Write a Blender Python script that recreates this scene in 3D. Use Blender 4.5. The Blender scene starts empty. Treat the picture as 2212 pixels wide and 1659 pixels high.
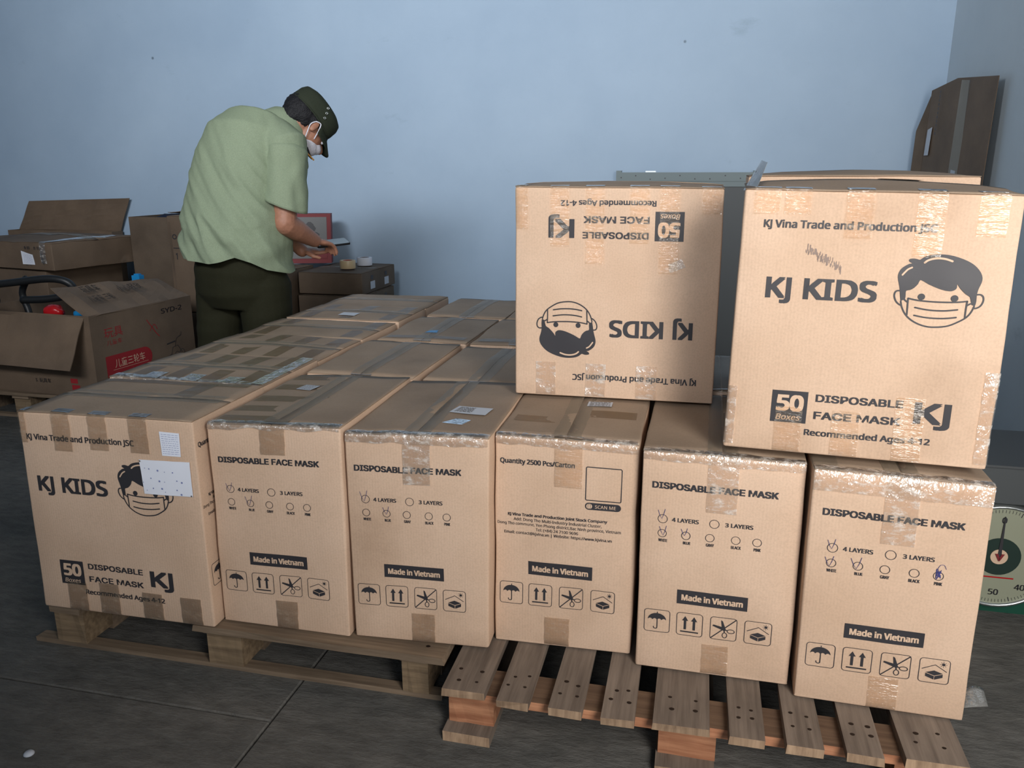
import bpy, bmesh, math, random
from mathutils import Vector, Matrix, noise
from mathutils.geometry import tessellate_polygon
random.seed(7)
SC = bpy.context.scene
COL = SC.collection
V = Vector

# ------------------------------------------------------------------ camera
cd = bpy.data.cameras.new('camera'); cam = bpy.data.objects.new('camera', cd); COL.objects.link(cam)
cd.sensor_width = 36; cd.lens = 28.1231; cd.clip_start = 0.05
CR = V((0.974343, 0.225066, -0.000785)); CU = V((-0.056660, 0.248661, 0.966932)); CF = V((-0.217819, 0.942079, -0.255034))
m = Matrix((CR, CU, -CF)).transposed().to_4x4(); m.translation = (0, 0, 1.212)
cam.matrix_world = m
SC.camera = cam
# ------------------------------------------------------------------ world, light, exposure
w = bpy.data.worlds.new('sky'); SC.world = w; w.use_nodes = True
bg = w.node_tree.nodes['Background']; bg.inputs[0].default_value = (0.72, 0.84, 1.0, 1); bg.inputs[1].default_value = 1.0
def area(name, loc, target, sx, sy, power, color, spread=math.pi):
    l = bpy.data.lights.new(name, 'AREA'); l.shape = 'RECTANGLE'; l.size = sx; l.size_y = sy; l.energy = power; l.color = color; l.spread = spread
    o = bpy.data.objects.new(name, l); COL.objects.link(o); o.location = loc
    o.rotation_euler = (V(target) - V(loc)).to_track_quat('-Z', 'Z').to_euler()
    return o
area('doorway_daylight', (1.08, -0.25, 1.55), (0.40, 2.0, 0.85), 0.9, 1.4, 38, (1.0, 0.95, 0.90), math.radians(115))
area('added_back_wall_light', (-1.2, -2.4, 3.3), (-2.3, 5.0, 2.45), 2.6, 0.8, 57, (0.95, 0.97, 1.0), math.radians(66))  # added lamp with no window behind it, brightens the upper back wall
area('added_right_wall_light', (-4.6, -2.3, 3.35), (1.25, 4.5, 2.5), 1.4, 0.7, 9, (0.95, 0.97, 1.0), math.radians(40))  # added weak lamp, no window there, lifts the right wall
SC.view_settings.view_transform = 'Standard'; SC.view_settings.look = 'None'
SC.view_settings.gamma = 1; SC.view_settings.use_curve_mapping = False
SC.view_settings.exposure = 0.0

# ------------------------------------------------------------------ materials
def rgb(r, g, b):
    f = lambda c: (c / 255 / 12.92) if c / 255 <= 0.04045 else ((c / 255 + 0.055) / 1.055) ** 2.4
    return (f(r), f(g), f(b), 1)
def newmat(name):
    m = bpy.data.materials.new(name); m.use_nodes = True
    return m, m.node_tree.nodes, m.node_tree.links, m.node_tree.nodes['Principled BSDF']
def plain(name, col, rough=0.6, metal=0.0, spec=0.5, bump=0, bscale=60, emi=None):
    m, N, L, P = newmat(name)
    P.inputs['Base Color'].default_value = col; P.inputs['Roughness'].default_value = rough; P.inputs['Metallic'].default_value = metal
    P.inputs['Specular IOR Level'].default_value = spec
    tc = N.new('ShaderNodeTexCoord'); nz = N.new('ShaderNodeTexNoise'); nz.inputs['Scale'].default_value = bscale
    L.new(tc.outputs['Object'], nz.inputs['Vector'])
    mx = N.new('ShaderNodeMix'); mx.data_type = 'RGBA'; mx.blend_type = 'MULTIPLY'; mx.inputs[0].default_value = 0.35
    mx.inputs[6].default_value = col; L.new(nz.outputs['Fac'], mx.inputs[7]); 
    if bump:
        b = N.new('ShaderNodeBump'); b.inputs['Strength'].default_value = bump; b.inputs['Distance'].default_value = 0.004
        L.new(nz.outputs['Fac'], b.inputs['Height']); L.new(b.outputs['Normal'], P.inputs['Normal'])
        L.new(mx.outputs[2], P.inputs['Base Color'])
    return m
def ramp(N, a, b, pa=0.3, pb=0.7):
    r = N.new('ShaderNodeValToRGB'); r.color_ramp.elements[0].position = pa; r.color_ramp.elements[1].position = pb
    r.color_ramp.elements[0].color = a; r.color_ramp.elements[1].color = b
    return r
def noise_node(N, L, vec, scale, detail=4, vscale=None, rough=0.5):
    n = N.new('ShaderNodeTexNoise'); n.inputs['Scale'].default_value = scale; n.inputs['Detail'].default_value = detail; n.inputs['Roughness'].default_value = rough
    if vscale:
        mp = N.new('ShaderNodeMapping'); mp.inputs['Scale'].default_value = vscale; L.new(vec, mp.inputs['Vector']); vec = mp.outputs['Vector']
    L.new(vec, n.inputs['Vector'])
    return n
def cardboard(name, col, dark, flute='Z', rough=0.72):
    """kraft board: mottled paper, stains, faint corrugation"""
    m, N, L, P = newmat(name)
    tc = N.new('ShaderNodeTexCoord'); oi = N.new('ShaderNodeObjectInfo')
    add = N.new('ShaderNodeVectorMath'); add.operation = 'MULTIPLY_ADD'; add.inputs[1].default_value = (9, 9, 9)
    L.new(oi.outputs['Random'], add.inputs[0]); L.new(tc.outputs['Object'], add.inputs[2])
    v = add.outputs['Vector']
    n1 = noise_node(N, L, v, 5, 5); n2 = noise_node(N, L, v, 240, 3); n3 = noise_node(N, L, v, 2.4, 6, rough=0.62)
    r1 = ramp(N, dark, col, 0.22, 0.66); L.new(n1.outputs['Fac'], r1.inputs['Fac'])
    r3 = ramp(N, (0.72, 0.70, 0.68, 1), (1, 1, 1, 1), 0.30, 0.44); L.new(n3.outputs['Fac'], r3.inputs['Fac'])
    r2 = ramp(N, (0.88, 0.88, 0.88, 1), (1.0, 1.0, 1.0, 1), 0.3, 0.6); L.new(n2.outputs['Fac'], r2.inputs['Fac'])
    m1 = N.new('ShaderNodeMix'); m1.data_type = 'RGBA'; m1.blend_type = 'MULTIPLY'; m1.inputs[0].default_value = 0.5
    L.new(r1.outputs[0], m1.inputs[6]); L.new(r3.outputs[0], m1.inputs[7])
    m2 = N.new('ShaderNodeMix'); m2.data_type = 'RGBA'; m2.blend_type = 'MULTIPLY'; m2.inputs[0].default_value = 0.8
    L.new(m1.outputs[2], m2.inputs[6]); L.new(r2.outputs[0], m2.inputs[7])
    L.new(m2.outputs[2], P.inputs['Base Color'])
    P.inputs['Roughness'].default_value = rough; P.inputs['Specular IOR Level'].default_value = 0.35
    wv = N.new('ShaderNodeTexWave'); wv.bands_direction = 'X' if flute == 'Z' else 'Y'; wv.inputs['Scale'].default_value = 48; wv.inputs['Distortion'].default_value = 0.6
    L.new(tc.outputs['Object'], wv.inputs['Vector'])
    mm = N.new('ShaderNodeMath'); mm.operation = 'MULTIPLY_ADD'; mm.inputs[1].default_value = 0.12
    L.new(wv.outputs['Fac'], mm.inputs[0]); L.new(n1.outputs['Fac'], mm.inputs[2])
    b = N.new('ShaderNodeBump'); b.inputs['Strength'].default_value = 0.22; b.inputs['Distance'].default_value = 0.004
    L.new(mm.outputs[0], b.inputs['Height']); L.new(b.outputs['Normal'], P.inputs['Normal'])
    return m
def tape_mat(name, tint, body, gloss=0.10, bscale=(60, 60, 60), strength=0.9, milky=0.3, refl=1.3, glint=0.0):
    """clear packing tape: tinted film over the board with crinkled gloss"""
    m, N, L, P = newmat(name)
    N.remove(P); out = N['Material Output']
    tc = N.new('ShaderNodeTexCoord')
    n = noise_node(N, L, tc.outputs['Object'], 1.0, 3, bscale, 0.6)
    n2 = noise_node(N, L, tc.outputs['Object'], 7.0, 2)
    ad = N.new('ShaderNodeMath'); ad.operation = 'MULTIPLY_ADD'; ad.inputs[1].default_value = 3.0
    L.new(n2.outputs['Fac'], ad.inputs[0]); L.new(n.outputs['Fac'], ad.inputs[2])
    b = N.new('ShaderNodeBump'); b.inputs['Strength'].default_value = strength; b.inputs['Distance'].default_value = 0.009; L.new(ad.outputs[0], b.inputs['Height'])
    tr = N.new('ShaderNodeBsdfTransparent'); tr.inputs[0].default_value = tint
    df = N.new('ShaderNodeBsdfDiffuse'); df.inputs[0].default_value = body
    mx = N.new('ShaderNodeMixShader'); mx.inputs[0].default_value = milky
    if glint:                              # white glints of the crinkled film painted on as noise patches
        hn = noise_node(N, L, tc.outputs['Object'], 1.0, 4, (38, 38, 75), 0.65); hr = ramp(N, (milky,) * 3 + (1,), (glint,) * 3 + (1,), 0.50, 0.66)
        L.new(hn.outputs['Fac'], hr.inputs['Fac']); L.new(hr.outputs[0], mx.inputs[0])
    1; L.new(tr.outputs[0], mx.inputs[1]); L.new(df.outputs[0], mx.inputs[2])
    gl = N.new('ShaderNodeBsdfGlossy'); gl.inputs['Roughness'].default_value = gloss; gl.inputs[0].default_value = (1, 1, 1, 1); L.new(b.outputs['Normal'], gl.inputs['Normal'])
    fr = N.new('ShaderNodeFresnel'); fr.inputs['IOR'].default_value = 1.5
    fm = N.new('ShaderNodeMath'); fm.operation = 'MULTIPLY'; fm.inputs[1].default_value = refl; fm.use_clamp = True; L.new(fr.outputs[0], fm.inputs[0])
    m2 = N.new('ShaderNodeMixShader'); L.new(fm.outputs[0], m2.inputs[0]); L.new(mx.outputs[0], m2.inputs[1]); L.new(gl.outputs[0], m2.inputs[2])
    L.new(m2.outputs[0], out.inputs['Surface'])
    return m
def wood(name, a, b, axis):
    m, N, L, P = newmat(name)
    tc = N.new('ShaderNodeTexCoord'); oi = N.new('ShaderNodeObjectInfo')
    add = N.new('ShaderNodeVectorMath'); add.operation = 'MULTIPLY_ADD'; add.inputs[1].default_value = (7, 5, 3)
    L.new(oi.outputs['Random'], add.inputs[0]); L.new(tc.outputs['Object'], add.inputs[2])
    sc = {'x': (1.2, 22, 22), 'y': (22, 1.2, 22), 'z': (22, 22, 1.2)}[axis]
    n = noise_node(N, L, add.outputs['Vector'], 3.2, 6, sc, 0.6); n2 = noise_node(N, L, add.outputs['Vector'], 4, 4)
    r = ramp(N, a, b, 0.33, 0.68); L.new(n.outputs['Fac'], r.inputs['Fac'])
    r2 = ramp(N, (0.6, 0.6, 0.6, 1), (1, 1, 1, 1), 0.3, 0.6); L.new(n2.outputs['Fac'], r2.inputs['Fac'])
    mx = N.new('ShaderNodeMix'); mx.data_type = 'RGBA'; mx.blend_type = 'MULTIPLY'; mx.inputs[0].default_value = 0.7
    L.new(r.outputs[0], mx.inputs[6]); L.new(r2.outputs[0], mx.inputs[7]); L.new(mx.outputs[2], P.inputs['Base Color'])
    P.inputs['Roughness'].default_value = 0.85; P.inputs['Specular IOR Level'].default_value = 0.2
    bp = N.new('ShaderNodeBump'); bp.inputs['Strength'].default_value = 0.6; bp.inputs['Distance'].default_value = 0.002
    L.new(n.outputs['Fac'], bp.inputs['Height']); L.new(bp.outputs['Normal'], P.inputs['Normal'])
    return m
def wall_paint(name, a, b):
    m, N, L, P = newmat(name)
    tc = N.new('ShaderNodeTexCoord')
    n = noise_node(N, L, tc.outputs['Object'], 0.9, 6, None, 0.6); n2 = noise_node(N, L, tc.outputs['Object'], 30, 4)
    r = ramp(N, a, b, 0.3, 0.7); L.new(n.outputs['Fac'], r.inputs['Fac'])
    # scuffs and small marks of their own
    n3 = noise_node(N, L, tc.outputs['Object'], 2.2, 8, (1, 1, 2.2), 0.72)
    r3 = ramp(N, (0.80, 0.82, 0.82, 1), (1, 1, 1, 1), 0.27, 0.38); L.new(n3.outputs['Fac'], r3.inputs['Fac'])
    vo = N.new('ShaderNodeTexVoronoi'); vo.inputs['Scale'].default_value = 2.1; L.new(tc.outputs['Object'], vo.inputs['Vector'])
    r4 = ramp(N, (0.25, 0.27, 0.28, 1), (1, 1, 1, 1), 0.018, 0.026); L.new(vo.outputs['Distance'], r4.inputs['Fac'])
    mx = N.new('ShaderNodeMix'); mx.data_type = 'RGBA'; mx.blend_type = 'MULTIPLY'; mx.inputs[0].default_value = 0.8
    L.new(r.outputs[0], mx.inputs[6]); L.new(r3.outputs[0], mx.inputs[7])
    my = N.new('ShaderNodeMix'); my.data_type = 'RGBA'; my.blend_type = 'MULTIPLY'; my.inputs[0].default_value = 0.8
    L.new(mx.outputs[2], my.inputs[6]); L.new(r4.outputs[0], my.inputs[7])
    L.new(my.outputs[2], P.inputs['Base Color']); P.inputs['Roughness'].default_value = 0.55; P.inputs['Specular IOR Level'].default_value = 0.3
    b_ = N.new('ShaderNodeBump'); b_.inputs['Strength'].default_value = 0.15; b_.inputs['Distance'].default_value = 0.004
    L.new(n2.outputs['Fac'], b_.inputs['Height']); L.new(b_.outputs['Normal'], P.inputs['Normal'])
    return m
def concrete(name):
    m, N, L, P = newmat(name)
    tc = N.new('ShaderNodeTexCoord')
    n = noise_node(N, L, tc.outputs['Object'], 1.6, 8, (1, 1.6, 1), 0.65); n2 = noise_node(N, L, tc.outputs['Object'], 14, 8, (1, 2.2, 1), 0.7)
    r = ramp(N, rgb(86, 87, 85), rgb(124, 121, 115), 0.3, 0.72); L.new(n.outputs['Fac'], r.inputs['Fac'])
    r2 = ramp(N, (0.55, 0.55, 0.55, 1), (1.2, 1.2, 1.2, 1), 0.30, 0.70); L.new(n2.outputs['Fac'], r2.inputs['Fac'])
    mx = N.new('ShaderNodeMix'); mx.data_type = 'RGBA'; mx.blend_type = 'MULTIPLY'; mx.inputs[0].default_value = 0.8
    L.new(r.outputs[0], mx.inputs[6]); L.new(r2.outputs[0], mx.inputs[7]); L.new(mx.outputs[2], P.inputs['Base Color'])
    P.inputs['Roughness'].default_value = 0.8; P.inputs['Specular IOR Level'].default_value = 0.3
    b = N.new('ShaderNodeBump'); b.inputs['Strength'].default_value = 1.0; b.inputs['Distance'].default_value = 0.011
    L.new(n2.outputs['Fac'], b.inputs['Height']); L.new(b.outputs['Normal'], P.inputs['Normal'])
    return m
KR, KD = rgb(213, 184, 159), rgb(198, 168, 142)
M = dict(
    card=cardboard('kraft_board', KR, KD), card_top=cardboard('shaded_kraft_board_top', rgb(158, 138, 118), rgb(138, 120, 102), 'Y'),  # lids share the kraft board; their dim grazing light is put into darker colour
    card_old=cardboard('aged_darkened_kraft_board', rgb(116, 98, 81), rgb(92, 78, 65)), card_dark=cardboard('dull_kraft_board', rgb(108, 93, 78), rgb(84, 72, 60)),  # aged tone, darkened further to offset light spilling onto far-left cartons
    ink=plain('black_ink', rgb(50, 49, 53), 0.5), ink2=plain('faded_ink', rgb(88, 76, 66), 0.6), knock=plain('bare_board', rgb(208, 179, 153), 0.7),
    pen=plain('blue_pen', rgb(52, 56, 116), 0.5), red=plain('red_print', rgb(150, 34, 40), 0.6), smudge=plain('ink_smudge', rgb(140, 122, 112), 0.7), dred=plain('dull_red_print', rgb(120, 32, 38), 0.6), dpanel=plain('dull_panel', rgb(112, 112, 112), 0.6),
    tape=tape_mat('clear_tape', (0.982, 0.955, 0.91, 1), rgb(226, 204, 178), 0.2, (22, 22, 120), 0.7, 0.05, 1.3, 0.22),
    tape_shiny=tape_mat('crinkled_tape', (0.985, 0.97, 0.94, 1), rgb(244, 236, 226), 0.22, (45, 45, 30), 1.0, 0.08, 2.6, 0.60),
    tape_top=tape_mat('brown_tape', (0.86, 0.80, 0.70, 1), rgb(140, 116, 88), 0.35, (30, 30, 30), 0.5, 0.15, 0.5),
    tape_seam=tape_mat('seam_tape', (0.95, 0.96, 0.95, 1), rgb(165, 152, 134), 0.4, (70, 70, 30), 0.5, 0.25, 0.3),
    film=tape_mat('stretch_film', (0.97, 0.97, 0.97, 1), rgb(205, 205, 200), 0.14, (40, 40, 40), 1.0, 0.3),
    paper=plain('white_paper', rgb(226, 230, 240), 0.7), paper_grey=plain('grey_paper', rgb(190, 196, 205), 0.7), bluepaint=plain('blue_print', rgb(120, 130, 175), 0.7),
    wood_y=wood('weathered_board', rgb(108, 96, 86), rgb(140, 126, 113), 'y'), wood_x=wood('pale_board', rgb(112, 96, 80), rgb(146, 127, 106), 'x'),
    wood_r=wood('reddish_wood', rgb(158, 104, 76), rgb(204, 148, 112), 'x'), wood_brown=wood('brown_wood', rgb(92, 72, 58), rgb(122, 98, 78), 'x'), wood_end=wood('sawn_end', rgb(138, 114, 92), rgb(184, 156, 128), 'z'),
    wood_blk=wood('block_wood', rgb(116, 98, 78), rgb(158, 136, 108), 'x'), nail=plain('rusty_nail', rgb(45, 34, 28), 0.6, 0.6),
    floor=concrete('dark_concrete'), joint=plain('joint_filler', rgb(38, 38, 38), 0.9),
    wall=wall_paint('blue_limewash', rgb(158, 180, 202), rgb(174, 195, 215)), wall_r=wall_paint('grey_blue_limewash', rgb(184, 196, 204), rgb(198, 208, 214)),
    ceil=plain('ceiling_paint', rgb(170, 178, 182), 0.9), alu=plain('aluminium', rgb(104, 116, 118), 0.5, 0.3),
    shirt=plain('sage_cotton', rgb(146, 160, 134), 0.85, 0, 0.2, 0.25, 260), trousers=plain('olive_twill', rgb(40, 40, 25), 0.85, 0, 0.2, 0.3, 240),
    cap=plain('dark_olive_felt', rgb(48, 54, 42), 0.85, 0, 0.2, 0.3, 300), skin=plain('skin', rgb(172, 122, 98), 0.5, 0, 0.4, 0.2, 90),
    hair=plain('black_hair', rgb(24, 24, 28), 0.6, 0, 0.3, 0.9, 220), mask=plain('white_nonwoven', rgb(224, 224, 234), 0.8, 0, 0.3, 0.3, 160),
    badge=plain('black_badge', rgb(24, 20, 20), 0.5), gold=plain('gold_piping', rgb(206, 150, 70), 0.5), steel=plain('steel', rgb(200, 205, 205), 0.3, 0.9),
    black=plain('black_rubber', rgb(26, 28, 30), 0.45), cloth=plain('navy_cloth', rgb(30, 38, 60), 0.8, 0, 0.2, 0.8, 30), redp=plain('red_plastic', rgb(170, 24, 30), 0.25),
    bluep=plain('blue_plastic', rgb(30, 130, 190), 0.35), greenp=plain('green_enamel', rgb(28, 78, 62), 0.4), dial=plain('dial_face', rgb(146, 150, 130), 0.4),
    dialc=plain('dial_centre', rgb(34, 52, 46), 0.4), greyp=plain('grey_enamel', rgb(72, 76, 78), 0.5), phone=plain('phone_black', rgb(22, 24, 28), 0.3),
    screen=plain('phone_glass', rgb(128, 140, 146), 0.12), tapecore=plain('tape_roll_side', rgb(214, 190, 150), 0.4), shoe=plain('black_leather', rgb(20, 20, 20), 0.4),
    inside=cardboard('carton_inside', rgb(136, 112, 88), rgb(112, 92, 72)))

# ------------------------------------------------------------------ object helpers
def link(name, vs, fs, mat, parent=None, smooth=False, loc=(0, 0, 0)):
    me = bpy.data.meshes.new(name); me.from_pydata([tuple(v) for v in vs], [], fs); me.materials.append(mat)
    if smooth: me.polygons.foreach_set('use_smooth', [True] * len(me.polygons))
    me.update()
    o = bpy.data.objects.new(name, me); COL.objects.link(o); o.location = loc
    if parent: o.parent = parent
    return o
def tag(o, label=None, cat=None, group=None, kind=None):
    for k, v in (('label', label), ('category', cat), ('group', group), ('kind', kind)):
        if v: o[k] = v
    return o
def thing(name, label, cat, loc, rz=0, group=None):
    o = bpy.data.objects.new(name, None); COL.objects.link(o); o.location = loc; o.rotation_euler = (0, 0, rz); o.empty_display_size = 0.05
    return tag(o, label, cat, group)
class Geo:
    def __init__(s): s.v = []; s.f = []
    def add(s, vs, fs):
        n = len(s.v); s.v += [V(v) for v in vs]; s.f += [tuple(i + n for i in f) for f in fs]; return s
    def box(s, x0, x1, y0, y1, z0, z1):
        return s.add([(x0, y0, z0), (x1, y0, z0), (x1, y1, z0), (x0, y1, z0), (x0, y0, z1), (x1, y0, z1), (x1, y1, z1), (x0, y1, z1)],
                     [(0, 3, 2, 1), (4, 5, 6, 7), (0, 1, 5, 4), (1, 2, 6, 5), (2, 3, 7, 6), (3, 0, 4, 7)])
    def slab(s, quad, th, n=None):
        """a sheet through four 3D corners, thickened"""
        q = [V(p) for p in quad]; n = n or (q[1] - q[0]).cross(q[3] - q[0]).normalized()
        return s.add(q + [p - n * th for p in q], [(0, 1, 2, 3), (7, 6, 5, 4), (0, 4, 5, 1), (1, 5, 6, 2), (2, 6, 7, 3), (3, 7, 4, 0)])
    def sheet(s, quad, th, nu=8, nv=6, bow=0.0, seed=0.0, amp=0.004):
        q = [V(p) for p in quad]; n = (q[1] - q[0]).cross(q[3] - q[0]).normalized(); N = (nu + 1) * (nv + 1); top = []
        for j in range(nv + 1):
            for i in range(nu + 1):
                u, v = i / nu, j / nv
                p = q[0] * (1 - u) * (1 - v) + q[1] * u * (1 - v) + q[2] * u * v + q[3] * (1 - u) * v
                top.append(p + n * (bow * math.sin(u * math.pi) * v + amp * noise.noise(p * 7 + V((seed, 0, 0)))))
        ix = lambda i, j: j * (nu + 1) + i
        fs = []
        for j in range(nv):
            for i in range(nu):
                a, b, c, d = ix(i, j), ix(i + 1, j), ix(i + 1, j + 1), ix(i, j + 1)
                fs += [(a, b, c, d), (d + N, c + N, b + N, a + N)]
        ring = [ix(i, 0) for i in range(nu)] + [ix(nu, j) for j in range(nv)] + [ix(i, nv) for i in range(nu, 0, -1)] + [ix(0, j) for j in range(nv, 0, -1)]
        for a, b in zip(ring, ring[1:] + ring[:1]): fs.append((b, a, a + N, b + N))
        return s.add(top + [p - n * th for p in top], fs)
    def tube(s, pts, r, seg=10, closed=False, caps=True):
        pts = [V(p) for p in pts]; n = len(pts); base = len(s.v); rs = r if isinstance(r, (list, tuple)) else [r] * n
        up = V((0, 0, 1)); fs = []
        for i, p in enumerate(pts):
            t = ((pts[(i + 1) % n] if (closed or i < n - 1) else p) - (pts[i - 1] if (closed or i > 0) else p)).normalized()
            if i == 0:
                a = t.cross(up)
                if a.length < 0.05: a = t.cross(V((1, 0, 0)))
            else: a = a - t * a.dot(t)        # carry the frame along so the tube never twists
            a.normalize(); b = t.cross(a)
            for k in range(seg):
                th = 2 * math.pi * k / seg; s.v.append(p + (a * math.cos(th) + b * math.sin(th)) * rs[i])
        for i in range(n if closed else n - 1):
            j = (i + 1) % n
            for k in range(seg):
                l = (k + 1) % seg; fs.append((base + i * seg + k, base + i * seg + l, base + j * seg + l, base + j * seg + k))
        if caps and not closed:
            fs.append(tuple(base + k for k in range(seg))[::-1]); fs.append(tuple(base + (n - 1) * seg + k for k in range(seg)))
        s.f += fs; return s
    def lathe(s, prof, c=(0, 0, 0), seg=32, axis='z'):
        base = len(s.v); c = V(c)
        for (r, h) in prof:
            for k in range(seg):
                t = 2 * math.pi * k / seg; x, y = r * math.cos(t), r * math.sin(t)
                s.v.append(c + (V((x, y, h)) if axis == 'z' else V((x, -h, y))))
        for i in range(len(prof) - 1):
            for k in range(seg):
                l = (k + 1) % seg; s.f.append((base + i * seg + k, base + i * seg + l, base + (i + 1) * seg + l, base + (i + 1) * seg + k))
        return s
    def build(s, name, mat, parent=None, smooth=False, origin=None):
        if origin is not None:
            o = V(origin); return link(name, [v - o for v in s.v], s.f, mat, parent, smooth, loc=o)
        return link(name, s.v, s.f, mat, parent, smooth)

# ------------------------------------------------------------------ printed artwork, drawn in millimetres on a face
_TC = {}
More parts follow.
